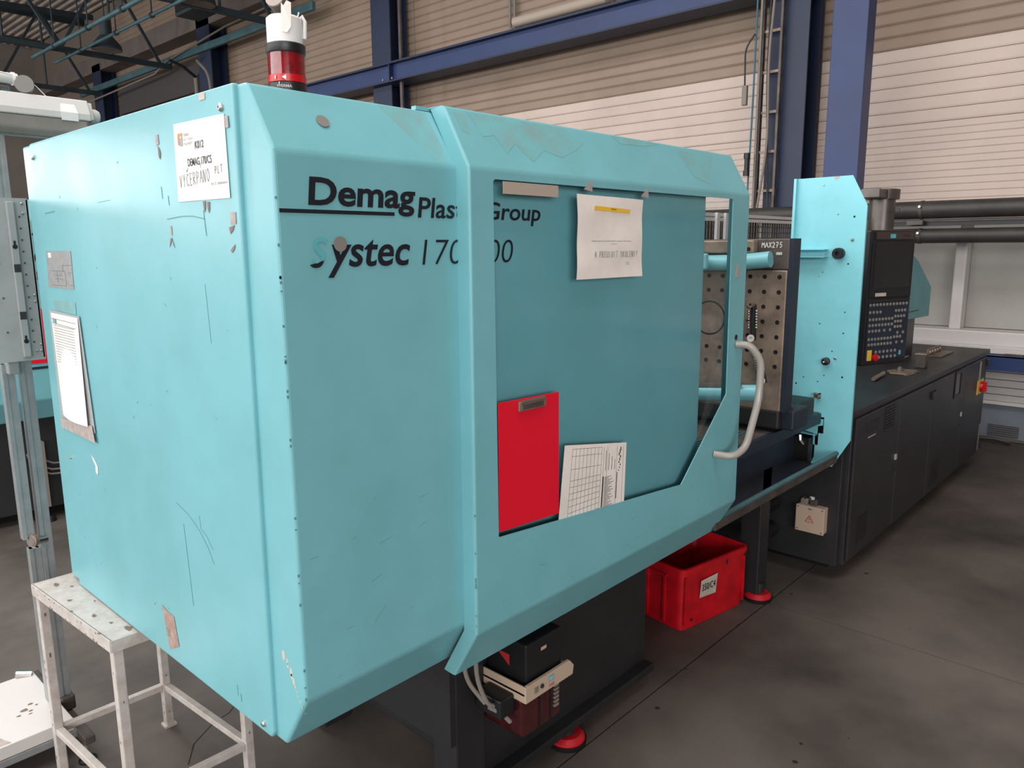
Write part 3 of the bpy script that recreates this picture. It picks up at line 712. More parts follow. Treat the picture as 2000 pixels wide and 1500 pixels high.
# lubrication unit
lu = MB().box(.742, .90, .075, .235, .455, .585).build('lubrication_unit', BLKP, mc, bevel=.006)
MB().sheet([(.718, .055, .425), (.930, .055, .425), (.935, .055, .452), (.915, .055, .475), (.725, .055, .475), (.718, .055, .465)], -.012).build('unit_front_plate', BEIGE, lu, bevel=.002)
MB().box(.716, .722, .055, .235, .425, .475).build('unit_side_plate', BEIGE, lu, bevel=.002)
MB().box(.716, .93, .06, .235, .447, .453).build('unit_shelf', BEIGE, lu)
rs = MB().box(.725, .90, .075, .235, .30, .425).build('oil_reservoir', REDL, lu, bevel=.012)
for x in (.795, .845): MB().box(x, x+.005, .072, .076, .31, .42).build('reservoir_rib', BLKP, rs)
for k in range(6): MB().box(.862, .882, .070, .076, .34+k*.013, .347+k*.013).build('gauge_mark', CABLE, rs)
MB().lathe((.76, .054, .451), (0, -1, 0), [(0, .011), (.003, .011)], 4).build('grey_cover', CABLE, lu)
MB().lathe((.785, .054, .452), (0, -1, 0), [(0, .007), (.004, .006)], 16).build('knob', NAVY, lu)
a_ = MB().box(.815, .840, .0535, .0545, .452, .466).build('brand_label', LBLUE, lu)
text('SKF', frame((.818, .0532, .455), (1, 0, 0), (0, 0, 1)), .019, .008, WHITE, lu)
MB().box(.812, .842, .0535, .0545, .430, .448).build('yellow_label', BEIGE, lu)
text('VOGEL', frame((.814, .0530, .434), (1, 0, 0), (0, 0, 1)), .026, .009, REDLINE, lu)
MB().box(.805, .828, .0738, .0752, .545, .555).build('name_tag', BEIGE, lu)
MB().lathe((.918, .13, .475), (0, 0, 1), [(0, .016), (.02, .015), (.022, .018), (.04, .016)], 16).build('red_filler_cap', REDK, lu, smooth=True)
MB().lathe((.735, .154, .45), (-1, 0, 0), [(0, .02), (.01, .02)], 14).build('connector_plug', BLKP, lu)
MB().sheet([(.7415, .14, .535), (.7415, .19, .535), (.7415, .14, .50)], .0005).build('warning_triangle', REDLINE, lu)
MB().box(.66, .725, .10, .20, .38, .44).build('valve_block', BLKP, lu, bevel=.006)
for pts in ([(.62, .16, .65), (.62, .15, .5), (.645, .13, .42), (.70, .12, .41)], [(.645, .13, .42), (.68, .11, .39), (.70, .10, .36)], [(.60, .19, .65), (.605, .18, .5), (.64, .14, .43)]):
    MB().tube(arc(pts, .05), .0065, 8).build('hose', CABLE, lu, smooth=True)

# ---- warning beacon on the roof
bx, by = .115, .128
bc = MB().lathe((bx, by, 1.983), (0, 0, 1), [(0, .036), (.028, .036), (.030, .034)], 36).build('warning_beacon', BLKP, mc, smooth=True)
ring = MB().lathe((bx, by, 2.013), (0, 0, 1), [(0, .0355), (.013, .0355)], 36).build('red_base_ring', REDK, bc, smooth=True)
MB().lathe((bx, by, 2.026), (0, 0, 1), [(0, .0345), (.040, .0345)], 36).build('red_lens', REDG, bc, smooth=True)
MB().cyl((bx, by, 2.026), (bx, by, 2.064), .012, 12).build('bulb_holder', REDK, bc)
MB().lathe((bx, by, 2.066), (0, 0, 1), [(0, .036), (.002, .037), (.016, .037), (.018, .035)], 36).build('black_collar', BLKP, bc, smooth=True)
MB().lathe((bx, by, 2.084), (0, 0, 1), [(0, .0335), (.045, .0335), (.050, .028)], 36).build('white_cap', SIREN, bc, smooth=True)
# torn paper tape strip standing up on the cap, bag clip, tape roll on top
# the stack sits 12 mm down in its roof socket
dv = V((bx+.7338, by+1.2388, 0)).normalized(); sd = V((dv.y, -dv.x, 0))
def bpnt(s_, f_, z): return V((bx, by, 0))+sd*s_-dv*f_+V((0, 0, z))
MB().sheet([bpnt(-.006, .036, 2.10), bpnt(.004, .036, 2.098), bpnt(.012, .034, 2.11), bpnt(.014, .033, 2.152), bpnt(.006, .034, 2.155), bpnt(.000, .036, 2.145), bpnt(-.004, .036, 2.150)], .0008).build('torn_tape', PAPER2, bc)
MB().tube([bpnt(.026, .0, 2.128), bpnt(.034, .004, 2.136), bpnt(.038, .006, 2.126), bpnt(.036, .008, 2.095)], .004, 8).build('white_clip', WHITE, bc)
MB().tube([bpnt(.024, .01, 2.13), bpnt(.028, .01, 2.142)], .0015, 6).build('cable_tie_end', WHITE, bc)
rc = bpnt(-.014, .020, 2.160); ra = (-dv*.80-sd*.38+V((0, 0, .42))).normalized()
MB().lathe(rc-ra*.045, ra, [(0, .014), (.005, .0145), (.038, .0165), (.045, .0165)], 32).build('rubber_horn', CARDD, bc, smooth=True)
MB().lathe(rc, ra, [(0, .0175), (.003, .0175), (.0035, .003), (.0015, .0028), (.0015, 0)], 32).build('horn_face', CARD, bc, smooth=True)
bf = lambda s_, z: frame(bpnt(s_, .0362, z), sd, (0, 0, 1))
MB().sheet([bpnt(-.010, .0362, 2.0195), bpnt(-.002, .0362, 2.024), bpnt(-.002, .0362, 2.015)], .0006).build('white_arrow', WHITE, bc)
MB().sheet([bpnt(-.0225, .030, 2.0165), bpnt(-.0205, .031, 2.0165), bpnt(-.0205, .031, 2.0225), bpnt(-.0225, .030, 2.0225)], .0006).build('white_mark', WHITE, bc)
MB().sheet([bpnt(-.0155, .0345, 2.006), bpnt(-.0143, .0348, 2.006), bpnt(-.0143, .0348, 2.011), bpnt(-.0155, .0345, 2.011)], .0006).build('white_tick', WHITE, bc)
text('WERMA', bf(-.020, 2.001), .028, .005, LAMPW, bc, weight=.01)
bc.location.z -= .012

# ---- electrical cabinet / injection side
cab = MB().box(3.07, 5.93, 0, 1.05, .085, .86).build('cabinet_body', BLK2, mc, bevel=.004)
MB().box(3.02, 6.0, -.012, 1.07, .86, .893).build('cabinet_top', BLK2, mc, bevel=.004)
MB().box(3.2, 5.8, .12, .95, 0, .086).build('cabinet_plinth', BLKP, mc)
MB().box(3.02, 3.07, .02, 1.0, .09, .84).build('cabinet_end_cover', BLK2, mc, bevel=.003)
edges = [3.085, 3.79, 4.45, 5.25, 5.915]
for i in range(4):
    a, b = edges[i]+.004, edges[i+1]-.004
    d_ = MB().box(a, b, -.014, 0, .11, .845).build('cabinet_door', BLK2, mc, bevel=.003)
    if i in (0, 2):
        MB().box(b-.035 if i == 2 else b-.04, b-.015, -.022, -.014, .50, .53).build('latch', TAPE, d_)
        MB().lathe((b-.02, -.014, .44), (0, -1, 0), [(0, .010), (.004, .010)], 12).build('lock', BLKP, d_)
    if i == 0:
        v = [(3.50, 3.68, .70, .86-.02)]
        lv = MB(); lv.box(3.515, 3.69, -.0155, -.0135, .700, .838); MBv = lv.build('vent_louvre', BLKP, d_)
        for k in range(8): MB().box(3.52, 3.685, -.020, -.0155, .71+k*.016, .717+k*.016).build('louvre_slat', BLK2, d_)
        lv = MB(); lv.box(3.2, 3.35, -.0155, -.0135, .165, .31); lv.build('vent_louvre', BLKP, d_)
        MB().box(3.22, 3.42, -.0155, -.0135, .74, .80).build('faded_sticker', BLK, d_)
        MB().box(3.27, 3.38, -.016, -.0135, .715, .721).build('sticker_line', TAPE, d_)
    if i == 2:
        fo = MB(); fo.sheet([(x, -.016, z) for x, z in ((4.97, .66), (5.14, .66), (5.14, .845), (4.97, .845))], .004, holes=[[(x, -.016, z) for x, z in ((4.99, .68), (5.12, .68), (5.12, .825), (4.99, .825))]])
        fo.build('vent_frame', BLKP, d_); MB().box(4.99, 5.12, -.0155, -.0135, .68, .825).build('vent_louvre', SCR, d_)
        MB().box(4.55, 4.74, -.0155, -.0135, .15, .30).build('vent_louvre', BLKP, d_)
    if i == 1:
        MB().box(4.40, 4.50, -.03, -.012, .745, .79).build('hinge', BLKP, d_, bevel=.004)
    if i == 3:
        MB().box(5.655, 5.84, -.018, -.013, .585, .69).build('yellow_switch_plate', YELP, d_)
        MB().lathe((5.75, -.018, .638), (0, -1, 0), [(0, .04), (.02, .038)], 20).build('main_switch', REDK, d_, smooth=True)
        MB().box(5.74, 5.76, -.06, -.035, .60, .675).build('switch_lever', REDK, d_, bevel=.003)
        MB().box(5.69, 5.73, -.0155, -.0135, .715, .83).build('paper_strip', TOPG, d_)
        MB().box(5.68, 5.73, -.0155, -.0135, .69, .715).build('blue_label', LBLUE, d_)
        MB().box(5.86, 5.90, -.0155, -.0135, .12, .33).build('tape_strip', CABLE, d_)
        for z in (.80, .16): MB().box(5.895, 5.925, -.03, -.012, z-.025, z+.025).build('hinge', BLKP, d_, bevel=.004)
# fittings on the cabinet end face
MB().lathe((3.02, .185, .405), (-1, 0, 0), [(0, .02), (.022, .019), (.024, .012)], 20).build('round_grey_socket', CABLE, cab, smooth=True)
o_ = MB().box(2.99, 3.02, .12, .155, .385, .425).build('grey_connector', STEELD, cab, bevel=.004)
MB().box(2.985, 3.0, .135, .155, .425, .437).build('white_tag', WHITE, cab)
MB().tube(arc([(3.0, .185, .42), (2.97, .16, .44), (3.0, .14, .42)], .02), .004, 6).build('short_lead', BLKP, cab)
jb = MB().box(2.975, 3.02, .072, .212, .258, .392).build('junction_box', BEIGE, mc, bevel=.004)
MB().box(2.966, 2.976, .070, .214, .256, .394).build('box_lid', BEIGE, jb, bevel=.003)
tri = [(2.9655, .148, .338), (2.9655, .118, .338-.038), (2.9655, .174, .338-.034)]
tri = [(2.9655, .143, .348), (2.9655, .121, .311), (2.9655, .165, .311)]
tin = [(2.9655, .143, .342), (2.9655, .126, .3135), (2.9655, .160, .3135)]
MB().sheet(tri, -.0004, holes=[tin]).build('warning_triangle_print', REDLINE, jb)
MB().sheet([(2.9655, .143, .338), (2.9655, .139, .325), (2.9655, .143, .325), (2.9655, .141, .316), (2.9655, .147, .328), (2.9655, .143, .328)], -.0004).build('lightning_symbol', REDLINE, jb)
MB().box(2.9650, 2.9658, .133, .153, .376, .383).build('small_print', GREYINK, jb)
for y in (.081, .203):
    for z in (.267, .384): MB().lathe((2.966, y, z), (-1, 0, 0), [(0, .0045), (.0008, .0045)], 10).build('lid_screw', GREYINK, jb)
# ---- operator control panel (swivelled)
cpo = V((3.255, .02, 0)); cd_ = V((math.cos(math.radians(-19)), math.sin(math.radians(-19)), 0)); cn = V((cd_.y, -cd_.x, 0))
CPM = frame(cpo, cd_, (0, 0, 1))   # local x across, y up, z toward viewer
cp_ = MB(CPM).box(-.03, .31, 1.085, 1.757, -.10, 0).build('control_panel', BLKP, mc, bevel=.008)
MB(CPM).box(-.02, .30, 1.425, 1.70, -.001, .006).build('screen_bezel', BLKP, cp_, bevel=.004)
MB(CPM).box(.0, .275, 1.475, 1.700, .0055, .0075).build('screen', SCR, cp_)
MB(CPM).box(.005, .29, 1.713, 1.748, 0, .006).build('header_strip', mat('header_brown', (66, 56, 54), .5), cp_)
MB(CPM).box(.105, .145, 1.718, 1.738, .006, .0066).build('blue_emblem', LBLUE, cp_)
text('NC4', CPM @ Matrix.Translation((.205, 1.726, .0062)), .05, .010, INK, cp_)
MB(CPM).box(.022, .105, 1.433, 1.450, .0055, .007).build('white_sticker', PAPER3, cp_)
MB(CPM).box(-.02, .30, 1.408, 1.414, 0, .006).build('bezel_groove', BLK2, cp_)
MB(CPM).box(-.015, .30, 1.115, 1.40, -.001, .003).build('keypad_field', NAVY, cp_)
k0 = None
rows = [(1.391, -.012, 12, .0255), (1.354, -.010, 4, .026), (1.318, -.008, 8, .0245), (1.289, -.008, 8, .0245), (1.260, -.008, 4, .0255), (1.260, .108, 1, .02), (1.260, .153, 1, .02),
        (1.219, -.006, 8, .0243), (1.192, -.004, 8, .0243), (1.152, .055, 6, .030), (1.124, .083, 5, .031), (1.356, .188, 4, .024), (1.327, .187, 4, .023), (1.301, .188, 3, .0225), (1.274, .189, 3, .0225),
        (1.243, .213, 2, .044), (1.222, .19, 3, .0235), (1.194, .211, 2, .045)]
for z, x0_, n_, dx in rows:
    for i in range(n_):
        p = CPM @ V((x0_+.008+i*dx, z, .003))
        if k0 is None:
            k0 = MB(CPM).lathe((x0_+.008+i*dx, z, .003), (0, 0, 1), [(0, .0082), (.003, .0078), (.004, .005)], 10).build('key', GREYDOT, cp_, origin=p, smooth=True)
        else: inst(k0, 'key', p, cp_)
MB(CPM).box(-.002, .030, 1.112, 1.165, .003, .006).build('yellow_backplate', YELP, cp_)
MB(CPM).lathe((.042, 1.128, .003), (0, 0, 1), [(0, .012), (.012, .012), (.013, .019), (.022, .018), (.026, .01)], 20).build('emergency_stop', REDK, cp_, smooth=True)
MB(CPM).box(.245, .26, 1.128, 1.15, .003, .005).build('blue_symbol', LBLUE, cp_)
MB(CPM).box(.10, .18, 1.2, 1.3, -.45, -.10).build('panel_arm', BLK, cp_)
# hopper
hp_ = MB().cyl((4.86, .5, .89), (4.86, .5, 1.985), .081, 28).build('material_hopper', HOP, mc, smooth=True)
MB().lathe((4.86, .5, 1.985), (0, 0, 1), [(0, .105), (.062, .107), (.066, .100)], 32).build('hopper_lid', HOP, hp_, smooth=True)
MB().box(4.60, 4.78, .44, .56, 1.985, 2.045).build('lid_hinge', HOP, hp_, bevel=.006)
MB().tube([(4.91, .44, 1.93), (4.94, .41, 1.93), (4.96, .41, 1.91)], .006, 8).build('toggle_latch', ZINC, hp_)
# injection guard behind the panel
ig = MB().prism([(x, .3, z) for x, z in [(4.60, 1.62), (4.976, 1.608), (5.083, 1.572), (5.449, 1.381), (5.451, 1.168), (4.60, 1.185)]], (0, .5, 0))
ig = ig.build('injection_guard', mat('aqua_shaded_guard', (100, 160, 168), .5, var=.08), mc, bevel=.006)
MB().box(4.946, 5.173, .298, .3005, 1.225, 1.233).build('vent_slot', BLKP, ig)
MB().box(4.7, 5.3, .35, .75, .89, 1.17).build('injection_unit', BLK2, mc, bevel=.01)

# ------------------------------------------------------------------ stickers, papers and marks on the end panel
def ey(y, z, off=.0128): return V((-off, y, z))
def efr(y, z): return frame((-.0128, y, z), (0, -1, 0), (0, 0, 1))
def esheet(pts, m, name, par, off=.0128): return MB().sheet([ey(y, z, off) for y, z in pts], -.0004).build(name, m, par)
esheet([(1.224, 1.687), (1.026, 1.687), (1.03, 1.584), (1.237, 1.585)], STICK, 'foil_label', ep)
esheet([(1.21, 1.682), (1.185, 1.682), (1.185, 1.668), (1.21, 1.668)], WHITE, 'label_corner', ep, .0133)
dgm = MB()
for a, b in (((1.10, 1.648), (1.035, 1.648)), ((1.10, 1.648), (1.10, 1.63)), ((1.20, 1.632), (1.085, 1.632)), ((1.20, 1.592), (1.085, 1.592)), ((1.06, 1.628), (1.04, 1.628)), ((1.06, 1.595), (1.035, 1.595)), ((1.085, 1.632), (1.085, 1.592)), ((1.15, 1.63), (1.15, 1.60)), ((1.17, 1.62), (1.11, 1.62)), ((1.17, 1.61), (1.11, 1.61))):
    dgm.bar(ey(*a, .0136), ey(*b, .0136), .0012, .0004, (1, 0, 0))
dgm.build('line_diagram', GREYINK, ep)
esheet([(1.209, 1.549), (1.032, 1.549), (1.035, 1.515), (1.205, 1.52)], STICK if False else AQW, 'sticker_ghost', ep)
slv = thing('document_sleeve', (-.016, 1.12, 1.16), 'curled clear sleeve with white printed sheets taped low on the left of the end panel', 'document')
MB().sheet([V((-.016, y, z)) for y, z in [(1.245, 1.52), (1.005, 1.513), (.975, 1.195), (1.25, 1.165)]], -.0006).build('plastic_sleeve', SLEEVE, slv)
cu = MB(); nU = 8; nVv = 12; vs = []; fs = []
for j in range(nVv+1):
    for i in range(nU+1):
        t = i/nU; s_ = j/nVv; y = 1.228-.215*t-.008*s_; z = 1.512-.30*s_-.004*t+.012*math.sin(s_*3)*t
        vs.append((-.018-.010*math.sin(math.pi*t)*s_-.006*s_*t, y, z))
for j in range(nVv):
    for i in range(nU): k = j*(nU+1)+i; fs.append((k, k+1, k+nU+2, k+nU+1))
cu.add(vs, fs); pg = cu.build('printed_sheet', PAPER, slv, smooth=True)
pr = MB()
for k in range(15): 
    z = 1.478-k*.0075; pr.bar((-.0215, 1.205, z), (-.0225, 1.04, z-.002), .0010, .0004, (1, 0, 0))
pr.bar((-.0205, 1.22, 1.497), (-.0205, 1.03, 1.492), .0012, .0004, (1, 0, 0)); pr.bar((-.021, 1.215, 1.484), (-.0215, 1.03, 1.478), .0012, .0004, (1, 0, 0))
pr.build('printed_lines', GREYINK, slv)
MB().box(-.0215, -.0208, 1.185, 1.208, 1.483, 1.496).build('blue_square_print', AQW, slv)
MB().sheet([V((-.020, y, z)) for y, z in [(1.24, 1.20), (.985, 1.215), (.972, 1.168), (1.24, 1.172)]], -.0005).build('sleeve_flap', TAPE, slv)
# K012 sheet
k12 = thing('notice_sheet', (-.0135, .25, 1.783), 'white landscape sheet headed K012 taped at the top right of the end panel', 'notice')
def khw(dy, dz): return frame((-.0142, .3505-dy, 1.783+dz), (0, -1, .0), (0, 0, 1))
MB().sheet([V((-.0136, y, z)) for y, z in [(.3505, 1.937), (.140, 1.934), (.1385, 1.783), (.355, 1.785)]], -.0004).build('paper', PAPER, k12)
text('K012', khw(.088, .099), .036, .0145, INK, k12, weight=.014)
text('DEMAG 170/C5', khw(.052, .068), .100, .0150, INK, k12, weight=.014)
hand('VYCvERPAaNO', khw(.012, .029), .0145, .024, .0009, PENCIL, k12, slope=.05)
hand('PLT', khw(.162, .047), .011, .014, .0009, PENCIL, k12, slope=.05)
text('EV. Č.: 0018-0014', khw(.145, .027), .062, .0055, INK, k12)
MB().box(-.0146, -.0141, .327, .335, 1.895, 1.917).build('logo_brown', mat('logo_brown', (176, 140, 116), .7), k12)
MB().box(-.0147, -.0141, .314, .335, 1.911, 1.917).build('logo_bar', mat('logo_orange', (190, 150, 100), .7), k12)
MB().sheet([V((-.0142, y, z)) for y, z in [(.326, 1.892), (.326, 1.906), (.314, 1.911), (.314, 1.892)]], -.0004).build('logo_grey', STICK, k12)
for i, s_ in enumerate(('TORNEX', 'BUY + RESIN', 'MACHINERY')):
    text(s_, khw(.042, .126-.0085*i), (.024, .038, .036)[i], .0055, GREYINK if i == 0 else STICK, k12)
MB().sheet([V((-.0142, y, z)) for y, z in [(.137, 1.93), (.126, 1.929), (.124, 1.908), (.1365, 1.908)]], -.0003).build('tape_piece', TAPE, k12)
# residues and damage
def blob(y, z, pts, m, name, par=ep, off=.0129): return esheet([(y+a, z+b) for a, b in pts], m, name, par, off)
blob(.222, 1.974, [(.012, .006), (-.012, .006), (-.012, -.006), (.012, -.006)], PAPER3, 'small_label')
blob(.434, 1.914, [(.008, .010), (-.006, .012), (-.007, -.008), (.006, -.010)], TAPE, 'tape_residue')
blob(.430, 1.885, [(.004, .018), (-.003, .012), (-.007, .003), (-.003, -.010), (.003, -.004)], RUST, 'paint_damage')
blob(.404, 1.728, [(.005, .010), (-.004, .010), (-.004, -.010), (.004, -.008)], TAPE, 'tape_residue')
blob(.405, 1.705, [(.012, -.012), (.006, .006), (-.002, .008), (-.006, -.006), (-.014, -.014), (-.004, .004), (.002, .0)], RUST, 'paint_damage')
blob(.134, 1.745, [(.010, .012), (-.010, .012), (-.010, -.010), (.010, -.010)], TAPE, 'tape_residue')
for y, z in ((.245, 1.772), (.228, 1.770)): blob(y, z, [(.005, .010), (-.005, .010), (-.004, -.004), (.0, -.012), (.004, -.003)], RUST, 'paint_damage')
blob(.14, 1.725, [(.013, .004), (-.008, .008), (-.004, .0), (.008, -.008)], RUST, 'paint_damage')
blob(.14, 1.69, [(.013, -.004), (-.006, .008), (-.004, .0), (.006, -.008)], RUST, 'paint_damage')
blob(1.008, 1.10, [(.03, .022), (.012, .016), (-.006, .004), (-.014, -.006), (-.012, -.022), (-.004, -.030), (.006, -.024), (.004, -.004), (.018, .008)], WHITE, 'paper_remnant')
blob(1.248, 1.14, [(.018, .008), (-.006, .012), (-.012, -.008), (.004, -.010)], WHITE, 'paper_remnant', eb, .0068)
blob(.598, .752, [(.042, .050), (.02, .044), (-.026, .040), (-.034, .0), (-.042, -.034), (.016, -.062)], mat('old_masking_tape', (176, 150, 140), .8, var=.2, scale=50), 'masking_tape')
text('12A', efr(.625, .725), .022, .022, GREYINK, ep, name='faint_stamp')
ws = MB()
for k in range(12):
    t = k/11; y = .07-.062*t+random.uniform(-.006, .006); z = .875-.10*t; r = random.uniform(.003, .008)*(1.3-t)
    a = random.uniform(0, 6)
    ws.sheet([V((-.0016, max(y+r*math.cos(a+q)*.7, .004), z+r*math.sin(a+q)*1.3)) for q in (0, 1.1, 2.2, 3.3, 4.2, 5.3)], -.0006)
tag(ws.build('torn_label_scraps', PAPER3, mc), kind='stuff')
sc_ = MB()
def scr(pts, t=.0014):
    for a, b in zip(pts, pts[1:]): sc_.bar(ey(*a, .0126), ey(*b, .0126), t, .0003, (1, 0, 0))
scr([(.50, 1.105), (.44, 1.09), (.39, 1.065), (.35, 1.03), (.33, 1.0)])
scr([(.385, 1.10), (.38, 1.07), (.355, 1.06), (.33, 1.035)], .001)
scr([(.47, 1.06), (.46, .93), (.455, .86)], .0016)
scr([(.42, 1.752), (.35, 1.756), (.30, 1.755), (.25, 1.748)], .0018)
scr([(1.2, 1.79), (1.12, 1.793)], .003); scr([(.8, 1.803), (.72, 1.805)], .0008)
scr([(.405, 1.80), (.404, 1.78)], .002); scr([(.252, 1.765), (.247, 1.715)], .002); scr([(.435, 1.82), (.433, 1.795)], .002)
scr([(.27, 1.62), (.262, 1.50)], .001); scr([(.25, .72), (.25, .70)], .002); scr([(.265, .735), (.263, .71)], .0015)
for k in range(24):
    y = random.uniform(.13, 1.2); z = random.uniform(.72, 1.9); scr([(y, z), (y+random.uniform(-.012, .012), z-random.uniform(.001, .012))], .001)
tag(sc_.build('scratches', DIRT, ep), kind='stuff')
fs_ = MB()
for k in range(13):
    x = random.uniform(.02, .36); z = random.uniform(.80, 1.2); l = random.uniform(.004, .035)
    fs_.bar((x, -.0004, z), (x+l, -.0004, z+l*random.uniform(-.1, .9)), .0005, .0003, (0, 1, 0))
for k in range(9):
    x = random.uniform(.5, 1.6); z = random.uniform(.80, .92); l = random.uniform(.005, .03)
    fs_.bar((x, -.0416, z), (x+l, -.0416, z+l*random.uniform(-.3, .5)), .0007, .0003, (0, 1, 0))
tag(fs_.build('front_scratches', DIRT, mc), kind='stuff')
ed = MB()
for k in range(22):
    z = random.uniform(.80, 1.80); h = random.uniform(.002, .007)
    ed.box(-.0026, .0004, -.0006, .0016, z, z+h)
for k in range(8):
    z = random.uniform(.8, 1.2); ed.box(.434, .436, -.0415, -.0400, z, z+random.uniform(.002, .008))
tag(ed.build('edge_chips', DIRT, mc), kind='stuff')

# ------------------------------------------------------------------ things on the door
cb_ = thing('clipboard', (.63, -.036, 1.0), 'bright red clipboard with a metal clip, in the lower left of the door window', 'clipboard')
MB().sheet([(x, -.0365, z) for x, z in [(.5185, 1.016), (.744, 1.003), (.742, 1.327), (.519, 1.332)]], .0028).build('board', REDC, cb_, bevel=.0012)
MB().box(.585, .685, -.046, -.0395, 1.300, 1.3245).build('clip', STEEL, cb_, bevel=.003)
MB().cyl((.59, -.044, 1.322), (.68, -.044, 1.322), .0045, 10).build('clip_bar', CHROME, cb_, smooth=True)
MB().box(.597, .673, -.0475, -.0455, 1.304, 1.316).build('clip_recess', STEELD, cb_)
nt_ = thing('notice_sheet', (.95, -.042, 1.604), 'creased sheet with a yellow marked line, stuck high on the door window', 'notice')
b = MB(); vs = []; fs = []; n1, n2 = 16, 12
for j in range(n2+1):
    for i in range(n1+1):
        s_ = i/n1; t = j/n2
        x = .805+(.298-.006*math.sin(t*3))*s_; z = 1.606+.212*t-.004*s_*t
        vs.append((x, -.0432-.0018*math.sin(7*s_+3*t)-.0012*math.sin(11*t-4*s_), z))
for j in range(n2):
    for i in range(n1): k = j*(n1+1)+i; fs.append((k, k+1, k+n1+2, k+n1+1))
b.add(vs, fs); b.build('paper', PAPER2, nt_, smooth=True)
def nf(x, z): return frame((x, -.0474, z), (1, 0, 0), (0, 0, 1))
MB(nf(0, 0)).add([(.874, 1.780, 0), (1.032, 1.776, 0), (1.034, 1.786, 0), (.874, 1.791, 0)], [(0, 1, 2, 3)]).build('yellow_highlight', YEL, nt_)
text('Pokyny', nf(.945, 1.781), .024, .006, INK, nt_)
text('Nezapomenout po směně vždy PC vypnout a zkontrolovat', nf(.862, 1.700), .178, .0045, INK, nt_)
text('na vstupu', nf(.945, 1.693), .028, .0032, INK, nt_)
hand('A PREULOvZvIT SKOLENI?'.replace('Ov', 'O').replace('Zv', 'Z') if False else 'A PREULOIT SKOLENI?', nf(.875, 1.660), .0105, .016, .0008, PENCIL, nt_)
hand('TI', nf(1.02, 1.638), .007, .008, .0008, PENCIL, nt_)
fm = thing('form_sheet', (.9, -.036, .97), 'white printed table form tucked into the bottom of the door window', 'document')
FM = frame((.770, -.0362, .955), (1, -.0, -.03), (.035, 0, 1))
q = [(.730, .945), (1.043, .945), (1.0535, 1.1265), (.770, 1.18)]
MB().sheet([(.742, -.0365, .955), (1.046, -.0365, .955), (1.0535, -.0365, 1.133), (.770, -.0365, 1.18)], .0005).build('paper', PAPER2, fm)
def fq(s_, t): # bilinear in sheet
    a = V((.742, 0, .955)).lerp(V((1.046, 0, .955)), s_); b_ = V((.770, 0, 1.18)).lerp(V((1.0535, 0, 1.133)), s_); p = a.lerp(b_, t); p.y = -.0373; return p
g1 = MB()
for k in range(9): g1.bar(fq(.12+.058*k, .0), fq(.12+.058*k, .95), .0009, .0003, (0, 1, 0))
for t in (.0, .08, .16, .24, .32, .40, .48, .56, .70, .86, .95): g1.bar(fq(.12, t), fq(.585, t), .0009, .0003, (0, 1, 0))
for s_ in (.62, .68, .84, .95): g1.bar(fq(s_, 0), fq(s_, .95), .0009, .0003, (0, 1, 0))
g1.build('table_grid', GREYINK, fm)
g2 = MB()
g2.bar(fq(.63, 0), fq(.63, .52), .004, .0004, (0, 1, 0)); g2.bar(fq(.855, .12), fq(.855, .54), .003, .0004, (0, 1, 0))
for k in range(22): g2.bar(fq(.65, .02+k*.023), fq(.72+.10*((k*7) % 5)/5, .02+k*.023), .0012, .0004, (0, 1, 0))
for k in range(9): g2.bar(fq(.88+.012*(k % 3), .56+k*.04), fq(.88+.012*(k % 3), .575+k*.045), .004, .0004, (0, 1, 0))
for k in range(4): g2.bar(fq(.66+.05*k, .60), fq(.66+.05*k, .90-.05*k), .0016, .0004, (0, 1, 0))
g2.build('printed_text', INK, fm)

# ------------------------------------------------------------------ red crate
cr = thing('storage_crate', (2.28, .44, 0), 'red plastic stacking crate on the floor under the door, marked 350/C4', 'crate')
ang = math.atan2(-.08, .465); CM = Matrix.Translation((2.056, .33, 0)) @ Matrix.Rotation(ang, 4, 'Z')
W_, D_, H_ = .47, .32, .295
def rr(x0, x1, y0, y1, r, n=5):
    out = []
    for cx, cy, a0 in ((x1-r, y0+r, -90), (x1-r, y1-r, 0), (x0+r, y1-r, 90), (x0+r, y0+r, 180)):
        for k in range(n+1): a = math.radians(a0+90*k/n); out.append((cx+r*math.cos(a), cy+r*math.sin(a)))
    return out
def loft(b, rings):
    n = len(rings[0][0]); vs = [(p[0], p[1], z) for ring, z in rings for p in ring]; fs = []
    for j in range(len(rings)-1):
        for i in range(n): fs.append((j*n+i, j*n+(i+1) % n, (j+1)*n+(i+1) % n, (j+1)*n+i))
    fs.append(tuple(range(n))); fs.append(tuple(range((len(rings)-1)*n, len(rings)*n))); b.add(vs, fs)
b = MB(CM); i_ = .012
loft(b, [(rr(i_, W_-i_, i_, D_-i_, .03), .002), (rr(.004, W_-.004, .004, D_-.004, .035), H_-.028), (rr(-.004, W_+.004, -.004, D_+.004, .035), H_-.028), (rr(-.006, W_+.006, -.006, D_+.006, .037), H_),
         (rr(.004, W_-.004, .004, D_-.004, .030), H_+.002), (rr(.010, W_-.010, .010, D_-.010, .030), H_-.03), (rr(i_+.006, W_-i_-.006, i_+.006, D_-i_-.006, .026), .008)])
b.build('shell', REDP, cr, smooth=True)
for x in (.02, W_-.035): MB(CM).box(x, x+.015, .001, .009, .03, H_-.04).build('rib', REDP, cr)
for q in ((-.002, .009, .10, .112, .02, H_-.057), (-.002, .009, .20, .212, .02, H_-.057), (-.006, .01, .09, .23, H_-.055, H_-.045)): MB(CM).box(*q).build('rib', REDP, cr)
for x in (.30, .44): MB(CM).box(x, x+.006, -.0075, -.004, H_-.045, H_-.02).build('rim_notch', BLK, cr)
